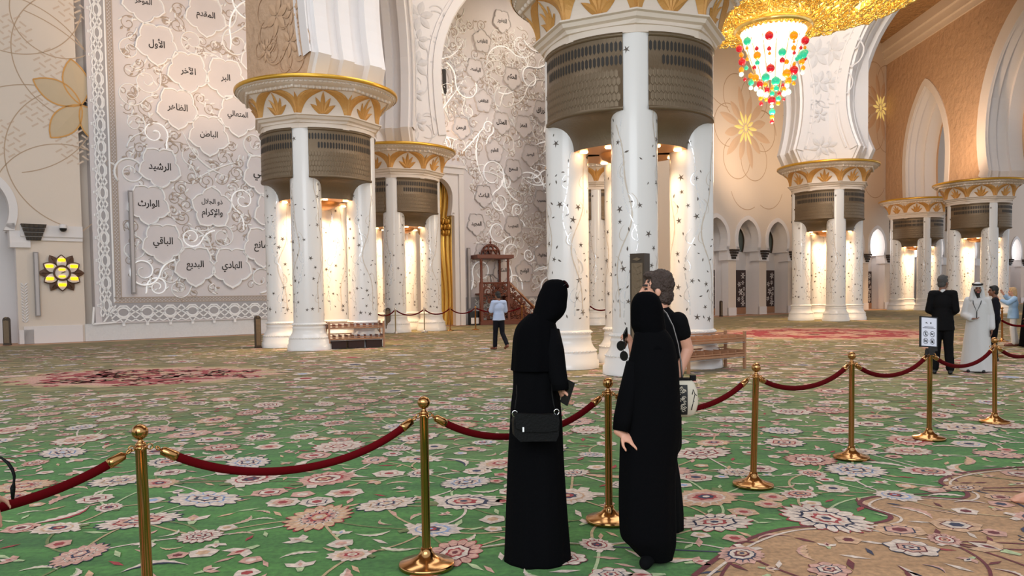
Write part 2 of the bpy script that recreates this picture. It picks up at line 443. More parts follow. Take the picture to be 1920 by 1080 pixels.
tag(b.build('door_1', M['screen']), kind='structure')
vo = MB()                                            # carved leaf column inside the pier at the frame's left edge
for k in range(14):
    for sg in (-1, 1): petal(vo, WQ, bs + 1.38, .75 + k * .1, R(90 + sg * 40), .17, .06, .01, 0)
vo.build('carved_ornament', M['marblew'], wl)

# --- the dark gap, then the mural wall
gm = MB(); sP = spx(WQ, 178)
sE = WQ.px(1165, 560)[0]
gm.add([WQ(sR, 0, -.5), WQ(sE, 0, -.5), WQ(sE, 19.7, -.5), WQ(sR, 19.7, -.5)], [(0, 1, 2, 3)])
gm.add([WQ(sE, 0, -.5), WQ(sE, 0, 4), WQ(sE, 19.7, 4), WQ(sE, 19.7, -.5)], [(0, 1, 2, 3)])
tag(gm.build('wall_back', M['wall'], fix=True), kind='structure')

# --- arcaded wall on the right
mb = MB(); HB = 3.07 / 2; dks = []
s0 = spx(WA, 1402, 560)
for k in range(-1, 22):
    bay(mb, WA, s0 + k * 3.07, HB, 19.7, 0)
left = s0 - 1.5 * 3.07
mb.add([WA(left - 8.5, 0), WA(left, 0), WA(left, 19.7), WA(left - 8.5, 19.7)], [(0, 1, 2, 3)], 0)
war = tag(mb.build('wall_right', [M['wall'], M['marblew']], fix=True), kind='structure')
for k in list(range(-1, 8)) + [12, 13, 14]: bracket(WA, s0 + (k + .5) * 3.07, 3.5, war)
bracket(WA, spx(WA, 1245, 480), 3.5, war)
nd, nw = 2, 1
for k in range(-1, 15):
    sc = s0 + k * 3.07
    if k <= 8:
        b = MB(); b.prism([(sc - .12, .45), (sc + 1.15, .45), (sc + 1.15, 2.86), (sc - .12, 2.86)], lambda s_, z_, d: WA(s_, z_, d), -1.1, -1.02)
        b.prism([(sc - .12, .02), (sc + 1.15, .02), (sc + 1.15, .45), (sc - .12, .45)], lambda s_, z_, d: WA(s_, z_, d), -1.1, -1.0, 2)
        for zz, ss, rr in ((2.5, .12, .22), (2.05, .1, .15), (1.95, -.25, .17), (1.65, .22, .13), (1.45, -.1, .24), (1.3, .2, .13), (1.05, .08, .15), (.98, -.3, .15), (.72, .12, .22)):
            for q in range(6): petal(b, WA, sc + ss + .73, zz, R(q * 60 + 20 * k), rr, rr * .34, -1.012, 1, .02)
        tag(b.build('door_%d' % nd, [M['screen'], M['star'], M['woodlight']]), kind='structure'); nd += 1
    bright = k >= 4
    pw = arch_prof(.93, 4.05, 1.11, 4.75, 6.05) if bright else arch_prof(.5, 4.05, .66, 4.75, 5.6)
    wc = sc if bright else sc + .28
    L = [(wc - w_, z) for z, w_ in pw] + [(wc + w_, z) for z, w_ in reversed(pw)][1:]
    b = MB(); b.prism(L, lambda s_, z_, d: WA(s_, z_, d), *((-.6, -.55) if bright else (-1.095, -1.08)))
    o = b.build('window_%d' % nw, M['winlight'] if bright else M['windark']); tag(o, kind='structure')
    b = MB(); arch_band(b, WA, pw, wc, .07, -1.09 if not bright else -.6, .08); b.build('window_frame', M['strip'] if bright else M['bronzedark'], o)
    nw += 1
# gold star flowers with petal shadows painted in tan, high on this wall
go = MB()
for x, y, rr in ((1398, 240, 1.0), (1651, 202, .95)):
    s_, z_ = WA.px(x, y)
    for q in range(12): petal(go, WA, s_, z_, R(q * 30 + 15), rr * 2.0 * (1 if q % 2 else .75), .55, .004, 1, .6)
    for q in range(12): petal(go, WA, s_, z_, R(q * 30), rr * (.9 if q % 2 == 0 else .62), .22, .012, 0, .24)
    petal(go, WA, s_, z_ - .24, R(90), .48, .3, .03, 0)
    for q in range(6): inlay_circle(go, WA, s_ + 1.7 * math.cos(R(q * 60)), z_ + 2.2 * math.sin(R(q * 60)), 1.3, q * 60 - 120, q * 60 + 120, .05, .004, 2)
for x, y, r, a0, a1 in ((1400, 345, 1.6, 200, 300), (1440, 345, 1.6, 240, 340), (1365, 120, 2.6, 90, 270), (1450, 130, 3, -70, 60), (1430, 250, 1.4, 0, 200), (1640, 330, 1.6, 200, 330), (1652, 260, 2.2, 60, 160)):
    s_, z_ = WA.px(x, y); inlay_circle(go, WA, s_, z_, r, a0, a1, .05, .004, 2)
tag(go.build('star_flower_inlay', [M['goldstar'], mat('painted_petal_shadow', (218, 192, 168), .6), M['inlayline']], war), label='gold star flowers and curled stems on the plaster')

# --- carved warm wall with two upper arches over the two right-hand columns
fx = 27.7
WF = Wall((fx + .5, 58.5), (fx - .9, 20))           # runs towards the camera, faces left
WF.n = Vector((-abs(WF.n.x), WF.n.y * (1 if WF.n.x < 0 else -1), 0)) if WF.n.x > 0 else WF.n
def sF(x): return WF.px(x, 330)[0]
mb = MB()
st = [(0, 0), (-.12, 0), (-.12, .25), (-.7, .25), (-.7, .45), (-1.4, .45), (-1.4, .25), (-2.2, .25)]
sa, sb = sF(1699), sF(1773); sm = (sa + sb) / 2; hw = (sb - sa) / 2
ZC = 7.75
zap = WF.px(1738, 160)[1]
p1 = arch_prof(hw * .93, ZC, hw, 10.2, zap)
se1 = sF(1806)
wall_open(mb, WF, 0, se1, ZC, 19.7, p1, sm, st)
arch_band(mb, WF, p1, sm, .5, 0, .06, 1)
sa2 = sF(1848); hw2 = 4.0
p2 = arch_prof(hw2 * .9, ZC, hw2, 10.6, 16.6, kick=.25)
wall_open(mb, WF, se1, sa2 + 2 * hw2 + 3, ZC, 19.7, p2, sa2 + hw2, st)
arch_band(mb, WF, p2, sa2 + hw2, .9, 0, .06, 1)
z0c = WF.px(1667, 108)[1]
for z, h, p in ((18.2, .35, .12), (18.55, .5, .3), (19.05, .65, .5)):
    mb.prism([(0, z), (sa2 + 11, z), (sa2 + 11, z + h), (0, z + h)], lambda s_, z_, d: WF(s_, z_, d), -.5, p, 2)
tag(mb.build('wall_far_right', [M['lamptan'], M['marblew'], M['wall']], fix=True), kind='structure')
# ------------------------------------------------------------------ clustered columns
ZSH, ZFUN, ZGR, ZGT = .76, 4.45, 5.02, 6.42
SR, SA = .445, 1.29
def on_cyl(r, th, z): return (r * math.cos(th), r * math.sin(th), z)
def shaft_mesh(seed):
    q = random.Random(seed); m = MB()
    m.lathe([(SR, ZSH - .1), (SR, ZGT + .5)], 40)
    def pol(th, z, pts, mi, e=.003):                 # small inlay bent round the shaft
        vs = [on_cyl(SR + e, th + a / SR, z + b) for a, b in pts]
        c = on_cyl(SR + e, th + sum(p[0] for p in pts) / len(pts) / SR, z + sum(p[1] for p in pts) / len(pts))
        n = len(vs); m.add(vs + [c], [(i, (i + 1) % n, n) for i in range(n)], mi)
    def star(th, z, r, rot):
        P = []
        for k in range(10):
            rr = r if k % 2 == 0 else r * .3
            a = rot + k * PI / 5; P.append((rr * math.cos(a), rr * math.sin(a)))
        pol(th, z, P, 1)
    def leaf(th, z, L, rot, mi=1):
        P = [(L * math.cos(rot) * t - w_ * math.sin(rot), L * math.sin(rot) * t + w_ * math.cos(rot)) for t, w_ in ((-1, 0), (-.3, .34 * L), (.3, .3 * L), (1, 0), (.3, -.3 * L), (-.3, -.34 * L))]
        pol(th, z, P, mi)
    used = []
    for i in range(150):
        u = q.random()
        z = .95 + (1.6 * u if i < 70 else 3.9 * u if i < 125 else 5.3 * u); th = q.random() * 2 * PI
        if any(abs(z - b) < .12 and abs((th - a + PI) % (2 * PI) - PI) * SR < .12 for a, b in used): continue
        used.append((th, z))
        if q.random() < .30: star(th, z, q.uniform(.055, .085), q.random() * 6)
        else: leaf(th, z, q.uniform(.03, .05), q.random() * 6)
    for k in range(6):                               # winding stems
        th0 = k * PI / 3 + q.random(); mi = 2 if k % 2 == 0 else 3
        z = 1.1; pts = []; ph = q.random() * 6
        zt = q.uniform(4.3, 5.6)
        while z < zt:
            th = th0 + .34 * math.sin(z * 1.9 + ph) + .12 * math.sin(z * 4.3 + ph); pts.append((th, z)); z += .045
        wv = .008 if mi == 2 else .016
        vs = []
        for th, z in pts:
            j = wv * q.uniform(.5, 1.1); vs += [on_cyl(SR + .003, th - j / SR, z), on_cyl(SR + .003, th + j / SR, z)]
        m.add(vs, [(2 * i, 2 * i + 1, 2 * i + 3, 2 * i + 2) for i in range(len(pts) - 1) if mi == 3 or i % 4 != 3], mi)
        for i in range(6, len(pts) - 14, 13):        # side curls
            th, z = pts[i]; sg = 1 if i % 2 else -1; cv = []
            for t in range(12):
                a = t / 11 * 3.6; rr = .16 * (1 - t / 15)
                cv.append((th + sg * (rr * math.sin(a)) / SR, z + .12 * t / 11 + .1 * (1 - math.cos(a))))
            vs = []
            for a, b in cv: vs += [on_cyl(SR + .003, a - .006 / SR, b), on_cyl(SR + .003, a + .006 / SR, b + .004)]
            m.add(vs, [(2 * i_, 2 * i_ + 1, 2 * i_ + 3, 2 * i_ + 2) for i_ in range(11)], mi)
    return m
def oct_r(a):                                        # octagon with corners at the shafts and between them
    return math.cos(PI / 8) / math.cos(((a) % (PI / 4)) - PI / 8)
def oct_ring(mb, prof, seg=64, mi=0):
    vs = []
    for r, z, k in prof:
        for i in range(seg):
            a = 2 * PI * i / seg; rr = r * (oct_r(a) * k + (1 - k)); vs.append((rr * math.cos(a), rr * math.sin(a), z))
    fs = [(j * seg + i, j * seg + (i + 1) % seg, (j + 1) * seg + (i + 1) % seg, (j + 1) * seg + i) for j in range(len(prof) - 1) for i in range(seg)]
    mb.add(vs, fs, mi)
ZL0, ZL1 = 6.78, 7.42
def cap_r(z):                                        # flare of the leafed capital
    t = (z - ZL0) / (ZL1 - ZL0); return 1.86 + .30 * t ** 2.2
def column_proto():
    root = empty('clustered_column')
    for k in range(4):
        a = -PI / 2 + k * PI / 2; c = (SA * math.cos(a), SA * math.sin(a), 0)
        sh = shaft_mesh(20 + k).build('shaft', [M['marble'], M['leafdark'], M['silver'], M['faintvine']], root, c)
        b = MB(); b.lathe([(.45, .80), (.475, .79), (.495, .765), (.495, .735), (.47, .715), (.465, .68), (.485, .665), (.485, .64), (.475, .6), (.49, .52), (.53, .44), (.575, .385), (.585, .35), (.575, .335), (.60, .30), (.605, .18), (.635, .155), (.64, .0)], 40)
        for i in range(40):
            t = 2 * PI * i / 40; b.ball((.497 * math.cos(t), .497 * math.sin(t), .75), .016, 6)
            b.ball((.585 * math.cos(t), .585 * math.sin(t), .36), .02, 6)
        b.build('shaft_base', M['marble'], root, c)
    for k in range(4):
        a0 = -PI / 2 + R(8) + k * PI / 2; a1 = a0 + R(74); m = MB()
        RG = 1.70
        m.lathe([(RG - .05, ZGT), (RG + .03, ZGT), (RG + .03, ZGT - .07), (RG, ZGT - .08)], 20, 0, a0=a0, a1=a1)
        m.lathe([(RG, ZGT - .08), (RG, ZGR + .05), (RG + .03, ZGR + .04), (RG + .03, ZGR - .02), (RG - .02, ZGR - .03)], 20, 0, a0=a0, a1=a1)
        nh = 26                                       # two rows of open slots, then closed hexagonal scales
        for row, (zc, hh) in enumerate(((ZGT - .25, .2), (ZGT - .5, .2))):
            for i in range(nh):
                if row == 1 and i < 3: continue
                t = a0 + (a1 - a0) * (i + .5 + .0 * row) / nh; wv = (a1 - a0) / nh * .33; e = RG + .004
                z0, z1 = zc - hh / 2, zc + hh / 2
                P = [(t - wv, z0 + .04), (t, z0), (t + wv, z0 + .04), (t + wv, z1 - .04), (t, z1), (t - wv, z1 - .04)]
                m.add([on_cyl(e, a, z) for a, z in P], [(0, 1, 2, 3, 4, 5)], 1)
        for row in range(5):
            zc = ZGT - .74 - row * .145
            for i in range(nh):
                t = a0 + (a1 - a0) * (i + .5 + .5 * (row % 2)) / nh
                if t > a1 - .03: continue
                wv = (a1 - a0) / nh * .5; e = RG + .002; z0, z1 = zc - .09, zc + .09
                P = [(t - wv, z0 + .045), (t, z0), (t + wv, z0 + .045), (t + wv, z1 - .045), (t, z1), (t - wv, z1 - .045)]
                vs = [on_cyl(e, a, z) for a, z in P] + [on_cyl(e + .004, a * .75 + t * .25, z * .75 + zc * .25) for a, z in P]
                m.add(vs, [(j, (j + 1) % 6, 6 + (j + 1) % 6, 6 + j) for j in range(6)] + [(6, 7, 8, 9, 10, 11)], 0)
        g = m.build('bronze_grille', [M['bronze'], M['slot']], root)
        fu = MB(); pr = []
        for i in range(9):
            t = i / 8 * PI / 2; pr.append((1.22 + .48 * (1 - math.sin(t)), ZGR - .03 - (ZGR - ZFUN - .03) * (1 - math.cos(t))))
        fu.lathe(pr, 20, 0, a0=a0 + .03, a1=a1 - .03)
        fu.lathe([(1.22, ZFUN), (.42, ZFUN - .002)], 20, 1, a0=a0, a1=a1)
        fu.build('grille_funnel', [M['bronze'], M['copper']], g)
        la = MB(); am = (a0 + a1) / 2
        for da in (-.33, .33):
            la.lathe([(.0, -.02), (.07, -.02), (.085, .0)], 14, 0, (1.05 * math.cos(am + da), 1.05 * math.sin(am + da), ZFUN - .012))
        la.build('downlight', M['lamp'], root)
    b = MB(); b.lathe([(0, ZFUN - .22), (.3, ZFUN - .2), (.55, ZFUN - .08), (.62, ZFUN + .02)], 32)
    b.build('copper_dish', M['copper'], root)
    d = MB(); oct_ring(d, [(1.745, ZGT - .02, .35), (1.745, ZGT + .12, .35), (1.80, ZGT + .13, .6), (1.83, ZGT + .2, 1), (1.9, ZGT + .23, 1), (1.93, ZGT + .3, 1), (1.99, ZGT + .32, 1), (1.99, ZGT + .35, 1), (1.93, ZGT + .36, 1)])
    d.lathe([(SR, ZGT), (1.745, ZGT - .02)], 48)
    d.build('cornice', M['capital'], root)
    c = MB(); prof = [(1.93, ZL0 - .02, 1)] + [(cap_r(ZL0 + (ZL1 - ZL0) * i / 8), ZL0 + (ZL1 - ZL0) * i / 8, 1) for i in range(9)]
    prof += [(2.22, ZL1 + .01, 1), (2.22, ZL1 + .07, .8), (2.28, ZL1 + .1, .5), (2.33, ZL1 + .14, .3), (2.33, ZL1 + .18, .2), (2.38, ZL1 + .2, .1), (2.41, ZL1 + .24, 0)]
    oct_ring(c, prof)
    for i in range(72):                              # scallops and a bead row
        a = 2 * PI * i / 72; rr = 2.23 * (oct_r(a) * .9 + .1); c.ball((rr * math.cos(a), rr * math.sin(a), ZL1 + .035), (.055, .055, .05), 6)
    for i in range(110):
        a = 2 * PI * i / 110; rr = 2.35 * (oct_r(a) * .25 + .75); c.ball((rr * math.cos(a), rr * math.sin(a), ZL1 + .16), .026, 5)
    c.build('capital', M['capital'], root)
    r = MB(); r.lathe([(2.41, ZL1 + .22), (2.44, ZL1 + .25), (2.44, ZL1 + .32), (2.38, ZL1 + .345), (1.0, ZL1 + .35)], 64)
    oct_ring(r, [(1.93, ZL0 - .05, 1), (1.955, ZL0 - .03, 1), (1.93, ZL0, 1)])
    r.build('gold_rim', M['goldrim'], root)
    lv = MB(); H = ZL1 - ZL0
    def frond(a0, pts, w0):
        n = len(pts); vs = []
        for i, (da, v) in enumerate(pts):
            t = i / (n - 1); ww = w0 * (math.sin(PI * min(1, .12 + .88 * t)) ** .7) * (1 - .15 * t) if i < n - 1 else .004
            a1_, v1 = pts[min(i + 1, n - 1)]; a0_, v0 = pts[max(i - 1, 0)]
            ta, tz = (a1_ - a0_) * 2, (v1 - v0) * H; l = math.hypot(ta, tz) or 1; na, nz = -tz / l, ta / l
            for sg, e in ((-1, .008), (0, .045), (1, .008)):
                a = a0 + da + sg * ww * na / 2; z = ZL0 + v * H + sg * ww * nz
                z = min(max(z, ZL0 + .005), ZL1); rr = cap_r(z) * oct_r(a) + e
                vs.append((rr * math.cos(a), rr * math.sin(a), z))
        lv.add(vs, [f for i in range(n - 1) for f in ((3 * i, 3 * i + 1, 3 * i + 4, 3 * i + 3), (3 * i + 1, 3 * i + 2, 3 * i + 5, 3 * i + 4))])
    for k in range(8):
        am = (k + .5) * PI / 4; av = k * PI / 4
        for dx, top in ((0, .93), (-.11, .7), (.11, .7), (-.19, .42), (.19, .42)):  # small palm on each face
            frond(am, [(dx * (t / 7) ** 1.3 * .9 + dx * .12, .03 + (top - .03) * t / 7) for t in range(8)], .085)
        for dx, top in ((0, .86), (-.07, .72), (.07, .72)):
            frond(av, [(dx * t / 7, .03 + (top - .03) * t / 7) for t in range(8)], .08)
        for sg in (-1, 1):                           # big fronds that arch over to the next palm
            for ww, spread, top in ((.13, .37, .98), (.10, .27, .95), (.08, .17, .9)):
                frond(av, [(sg * (.025 + spread * (t / 9) ** 2.4), .02 + (top - .02) * (1 - (1 - t / 9) ** 1.5)) for t in range(10)], ww)
    lv.build('palm_leaves', M['gold'], root)
    return root
PROTO = column_proto()
COLS = {}
def place_column(key, xpx, Y, label, first=False, rz=-4.0):
    o = PROTO if first else copy_tree(PROTO)
    p = at(xpx, 470, Y); o.location = (p.x, p.y, 0); o.rotation_euler = (0, 0, R(rz)); tag(o, label, 'column', 'clustered columns of the hall')
    COLS[key] = p
    for k in range(4):
        a = -PI / 2 + PI / 4 + k * PI / 2
        loc = (.62 * math.cos(a), .62 * math.sin(a), ZFUN - .08)
        spot_light('downlight_beam', loc, (loc[0] * 1.0, loc[1] * 1.0, 0), 135, (1, .70, .40), 120, .9, .12, o)
    return o
place_column('B', 1180, 16.3, 'tall white column right behind the three people in black, its capital cut by the frame top', True)
place_column('A', 602, 24.1, 'white clustered column with gold palm capital left of the women, nearest to the carved wall')
place_column('C', 752, 33.8, 'white column with gold palm capital in front of the gold niche, partly behind a nearer column')
place_column('D', 1116, 38.4, 'far white column seen only through the gap between the shafts of the tallest column')
place_column('E', 1551, 39.4, 'white column standing alone right of the middle, beneath the coloured glass chandelier')
place_column('F', 1833, 46.3, 'white column at the far right behind the man in the white robe')
place_column('G', 1717, 55.2, 'farthest white column, behind the suited man and overlapped by the column to its right')

# ------------------------------------------------------------------ arches that stand on the columns
ZA = 7.76
SOF = [(0, 0), (.12, 0), (.16, -.1), (.55, -.1), (.6, .12), (.95, .12), (1.0, .0), (1.35, .0), (1.4, .12), (1.75, .12), (1.8, -.1), (2.2, -.1), (2.25, 0), (2.4, 0)]
def arch(P, Q, name, th, inner, grow, zm, za, s0, s1, flip=1, face='wall', steps=None):
    W = Wall(P, Q); L = (Vector(Q) - Vector(P)).xy.length
    k = th / 2.4
    stp = [(th / 2 - d * k, e) for d, e in (steps or SOF)]
    pr = arch_prof(L / 2 - inner, ZA, L / 2 - inner + grow, zm, za, kick=.3)
    m = MB(); wall_open(m, W, s0, L + s1, ZA, 19.7, pr, L / 2, stp)
    arch_band(m, W, pr, L / 2, .35, th / 2, .05, 1, zfrom=ZA + .6)
    arch_band(m, W, [(z, w_ + .5) for z, w_ in pr], L / 2, .08, th / 2, .04, 1, zfrom=ZA + .6)
    return tag(m.build(name, [M[face], M['marblew']], fix=True), kind='structure'), W, L, pr
A_, B_, C_, D_, E_ = (COLS[k] for k in 'ABCDE')
arch(A_, B_, 'wall_arch_front', 2.6, 1.73, .25, 10.6, 16.8, -1.86, 1.7, face='lamptan')  # tan of this face stands in for warm lamplight
arch(C_, D_, 'wall_arch_middle', 2.2, 1.75, .22, 11.0, 15.9, -1.6, 1.5, face='marblew')
arch(A_, C_, 'wall_arch_side', 2.0, 1.75, .25, 10.6, 16.8, 1.2, -1.2, face='marblew')
DE, WDE, LDE, pDE = arch(D_, E_, 'wall_arch_back', 2.2, 2.15, .35, 10.8, 17.0, 1.6, 1.5, face='marblew')
H_ = Vector((E_.x + 8.2, E_.y - 8.2, 0))
EH, WEH, LEH, pEH = arch(E_, H_, 'wall_arch_right', 2.2, 1.9, .55, 10.8, 16.8, -1.4, 1.6, face='marblew')

def shift(W, d): w_ = Wall((W(0, 0, d).x, W(0, 0, d).y), (W(5, 0, d).x, W(5, 0, d).y)); return w_
def carved(name, W, spots, parent, mt):
    m = MB(); q = random.Random(2)
    for x, y, r in spots:
        s_, z_ = W.px(x, y)
        for k in range(6): petal(m, W, s_, z_, R(60 * k + 15), r, r * .5, .02, 0, .05)
        for k in range(4):
            a = q.random() * 6.28; inlay_circle(m, W, s_ + r * 1.3 * math.cos(a), z_ + r * 1.3 * math.sin(a), r * q.uniform(.6, 1.2), math.degrees(a) - 100, math.degrees(a) + 130, r * .09, .02, 0, 20)
    o = m.build(name, mt, parent); return o
CFP = mat('pale_carved_flower', (216, 212, 212), .6)
AB = bpy.data.objects['wall_arch_front']
carved('carved_flower', shift(Wall(A_, B_), 1.3), [(545, 78, .42), (520, 30, .55), (500, 95, .3), (548, 20, .35)], AB, mat('carved_flower_plaster', (204, 168, 136), .8))  # these flowers repeat the painted lamplight tan of the face
WEs = shift(WDE, 1.1); WHs = shift(WEH, 1.1)
carved('carved_flower', WEs, [(1536, 155, .55), (1538, 275, .5), (1530, 100, .7), (1537, 215, .35)], DE, CFP)
carved('carved_flower', WHs, [(1552, 155, .5), (1552, 275, .45), (1560, 95, .7)], EH, CFP)
WCD = shift(Wall(C_, D_), 1.1)
carved('carved_flower', WCD, [(782, 230, .4), (780, 120, .55), (786, 30, .6), (779, 175, .35), (783, 75, .45)], bpy.data.objects['wall_arch_middle'], CFP)
# ------------------------------------------------------------------ carved mural wall with name plaques
PF = .12                                             # how far the panel stands off the wall plane
def PW(a, z, d=0.0): return WQ(a, z, PF + d)
PWw = Wall((WQ(0, 0, PF).x, WQ(0, 0, PF).y), (WQ(10, 0, PF).x, WQ(10, 0, PF).y))
def mpx(x, y): return PWw.px(x, y)
ZP0 = mpx(190, 607)[1]; sF0 = mpx(176, 500)[0]; sIn = mpx(229, 500)[0]; sMid = mpx(212, 500)[0]
ZB1 = mpx(300, 566)[1]; ZB2 = mpx(300, 557)[1]
nL, nR = mpx(742, 450)[0], mpx(864, 450)[0]; nTop = mpx(860, 318)[1]       # frame of the gold niche
panel = empty('carved_wall_panel', tuple(WQ(sF0, 0)), 0, 'white carved wall of scrolling vines and star-shaped name plaques behind the left columns', 'wall panel')
def ploc(o): o.parent = panel; o.matrix_parent_inverse = Matrix.Translation(-panel.location); return o
b = MB()
def slab(s0, s1, z0, z1, d0, d1, mi=0, mb=None):
    (mb or b).prism([(s0, z0), (s1, z0), (s1, z1), (s0, z1)], lambda s_, z_, d: PW(s_, z_, d), d0, d1, mi)
slab(sF0, nL, ZP0, 19.6, -.6, 0); slab(nL, nR, nTop, 19.6, -.6, 0); slab(nR, sE, ZP0, 19.6, -.6, 0)
ploc(b.build('panel_slab', M['panel']))
b = MB(); slab(sF0 - .35, nL, 0, ZP0, -.62, -.06); slab(nR, sE, 0, ZP0, -.62, -.06)
ploc(b.build('pearl_plinth', M['sparkle']))
# borders
def PWd(a, z, d=0.0): return PW(a, z, d)
lace = MB(); tw = MB()
def unit(a, z, dx, dz, k):                           # one repeat of the lace: ring, four loops, finial outwards
    def q(u_, v_): return (a + u_ * dx[0] + v_ * dz[0], z + u_ * dx[1] + v_ * dz[1])
    def rb(pts, wd): ribbon(lace, PW, [q(*p) for p in pts], wd, .02)
    rb([(.22 * math.cos(t * PI / 8), .02 + .2 * math.sin(t * PI / 8)) for t in range(17)], .065)
    rb([(-.45, .28), (-.28, .12), (-.12, .28), (.12, .28), (.28, .12), (.45, .28)], .06)
    rb([(-.45, -.28), (-.28, -.1), (-.12, -.26), (.12, -.26), (.28, -.1), (.45, -.28)], .06)
    rb([(-.45, 0), (-.3, .1), (-.2, 0), (-.3, -.1), (-.45, 0)], .05); rb([(.45, 0), (.3, .1), (.2, 0), (.3, -.1), (.45, 0)], .05)
    rb([(-.14, .3), (0, .5), (.14, .3)], .055); rb([(0, .46), (0, .62)], .1)
    rb([(-.45, .34), (-.3, .42), (-.14, .34)], .05); rb([(.14, .34), (.3, .42), (.45, .34)], .05)
wL = sMid - sF0
z = ZB1 - .1; k = 0
while z < 18:
    unit(sMid - .40 * wL, z, (0, .92), (-wL * .82, 0), k); z += .84; k += 1
ribbon(lace, PW, [(sMid - .0, ZB1), (sMid, 19)], .06, .02)
a = sMid + .3
while a < sE:
    if not (nL - .4 < a < nR + .5): unit(a, ZB1 - .36, (.92, 0), (0, -.86), k)
    a += .84; k += 1
ribbon(lace, PW, [(sMid - .4, ZB1 - .75), (sMid + .05, ZB1 - .1)], .06, .02); ribbon(lace, PW, [(sMid - .75, ZB1 - .78), (sMid - .7, ZB1 - .15)], .07, .02); ribbon(lace, PW, [(sMid - .75, ZB1 - .78), (sMid + .05, ZB1 - .74)], .07, .02)
bg_ = MB(); slab(sMid - wL * .66, sMid - .03, ZB1 - .72, 19, 0, .006, 0, bg_)
for a0, a1 in ((sMid - .03, nL), (nR, sE)): slab(a0, a1, ZB1 - .72, ZB1 - .03, 0, .006, 0, bg_)
ploc(bg_.build('border_ground', mat('grey_border_ground', (172, 168, 170), .6)))
ploc(lace.build('lace_border', M['relief']))
def twist(a0, z0, a1, z1, wd):
    L = math.hypot(a1 - a0, z1 - z0); n = int(L / .13); ux, uz = (a1 - a0) / L, (z1 - z0) / L; nx, nz = -uz, ux
    for i in range(n):
        t = i * L / n; c0 = (a0 + ux * t, z0 + uz * t)
        for sg in (-1, 1):
            ribbon(tw, PW, [(c0[0] - nx * wd / 2 * sg, c0[1] - nz * wd / 2 * sg), (c0[0] + ux * .26 + nx * wd / 2 * sg, c0[1] + uz * .26 + nz * wd / 2 * sg)], .03, .012)
    for sg in (-1, 1): ribbon(tw, PW, [(a0 + nx * wd / 2 * sg, z0 + nz * wd / 2 * sg), (a1 + nx * wd / 2 * sg, z1 + nz * wd / 2 * sg)], .04, .02)
wb = (sIn - sMid) * .6
twist((sIn + sMid) / 2, ZB1 + .12, (sIn + sMid) / 2, 18.5, wb); twist(sMid, (ZB1 + ZB2) / 2, nL, (ZB1 + ZB2) / 2, ZB2 - ZB1)
ploc(tw.build('twisted_band', M['tan']))

# Arabic letters: presentation forms, laid out right to left
AR = {'ا': (0xFE8D, 2), 'أ': (0xFE83, 2), 'آ': (0xFE81, 2), 'إ': (0xFE87, 2), 'ؤ': (0xFE85, 2), 'ب': (0xFE8F, 4), 'ت': (0xFE95, 4), 'ث': (0xFE99, 4), 'ج': (0xFE9D, 4), 'ح': (0xFEA1, 4), 'خ': (0xFEA5, 4), 'د': (0xFEA9, 2), 'ذ': (0xFEAB, 2), 'ر': (0xFEAD, 2), 'ز': (0xFEAF, 2), 'س': (0xFEB1, 4), 'ش': (0xFEB5, 4), 'ص': (0xFEB9, 4), 'ض': (0xFEBD, 4), 'ط': (0xFEC1, 4), 'ظ': (0xFEC5, 4), 'ع': (0xFEC9, 4), 'غ': (0xFECD, 4), 'ف': (0xFED1, 4), 'ق': (0xFED5, 4), 'ك': (0xFED9, 4), 'ل': (0xFEDD, 4), 'م': (0xFEE1, 4), 'ن': (0xFEE5, 4), 'ه': (0xFEE9, 4), 'و': (0xFEED, 2), 'ي': (0xFEF1, 4)}
LIG = {'ا': 0xFEFB, 'أ': 0xFEF7, 'آ': 0xFEF5, 'إ': 0xFEF9}
def shape_ar(t):
    out = []; i = 0; prev = False
    while i < len(t):
        ch = t[i]
        if ch == ' ': out.append(' '); prev = False; i += 1; continue
        if ch == 'ل' and i + 1 < len(t) and t[i + 1] in LIG:
            out.append(chr(LIG[t[i + 1]] + (1 if prev else 0))); prev = False; i += 2; continue
        base, n = AR[ch]; nx = i + 1 < len(t) and t[i + 1] != ' '
        if n == 4: f = (3 if prev and nx else 1 if prev else 2 if nx else 0)
        else: f = 1 if prev else 0
        out.append(chr(base + f)); prev = (n == 4); i += 1
    return ''.join(reversed(out))
def text_mesh(t, depth=0.0, off=0.0):
    c = bpy.data.curves.new('t', 'FONT'); c.body = t; c.align_x = 'CENTER'; c.align_y = 'CENTER'; c.resolution_u = 2; c.offset = off; c.extrude = depth
    o = bpy.data.objects.new('t', c); COL.objects.link(o); bpy.context.view_layer.update()
    me = o.to_mesh(); vs = [tuple(v.co) for v in me.vertices]; fs = [tuple(p.vertices) for p in me.polygons]
    o.to_mesh_clear(); bpy.data.objects.remove(o); bpy.data.curves.remove(c)
    if vs:
        xs = [v[0] for v in vs]; ys = [v[1] for v in vs]; cx, cy = (min(xs) + max(xs)) / 2, (min(ys) + max(ys)) / 2
        vs = [(v[0] - cx, v[1] - cy, v[2]) for v in vs]
        return vs, fs, max(xs) - min(xs), max(ys) - min(ys)
    return [], [], 1, 1
def plaque_outline(s_, z_, r, rot=0):
    P = []                                           # five points joined by double-lobed sides
    for k in range(5):
        for j in range(12):
            t = j / 12; e = abs(2 * t - 1)
            rr = r * (.809 / math.cos((t - .5) * R(72)) * .97 + .085 * abs(math.sin(2 * PI * t)) ** .8 + .05 * e ** 10 - (.015 if j == 6 else 0))
            a = R(-90 + rot + 72 * (k + t)); P.append((s_ + rr * math.cos(a), z_ + rr * 1.04 * math.sin(a)))
    return P
PLQ = []
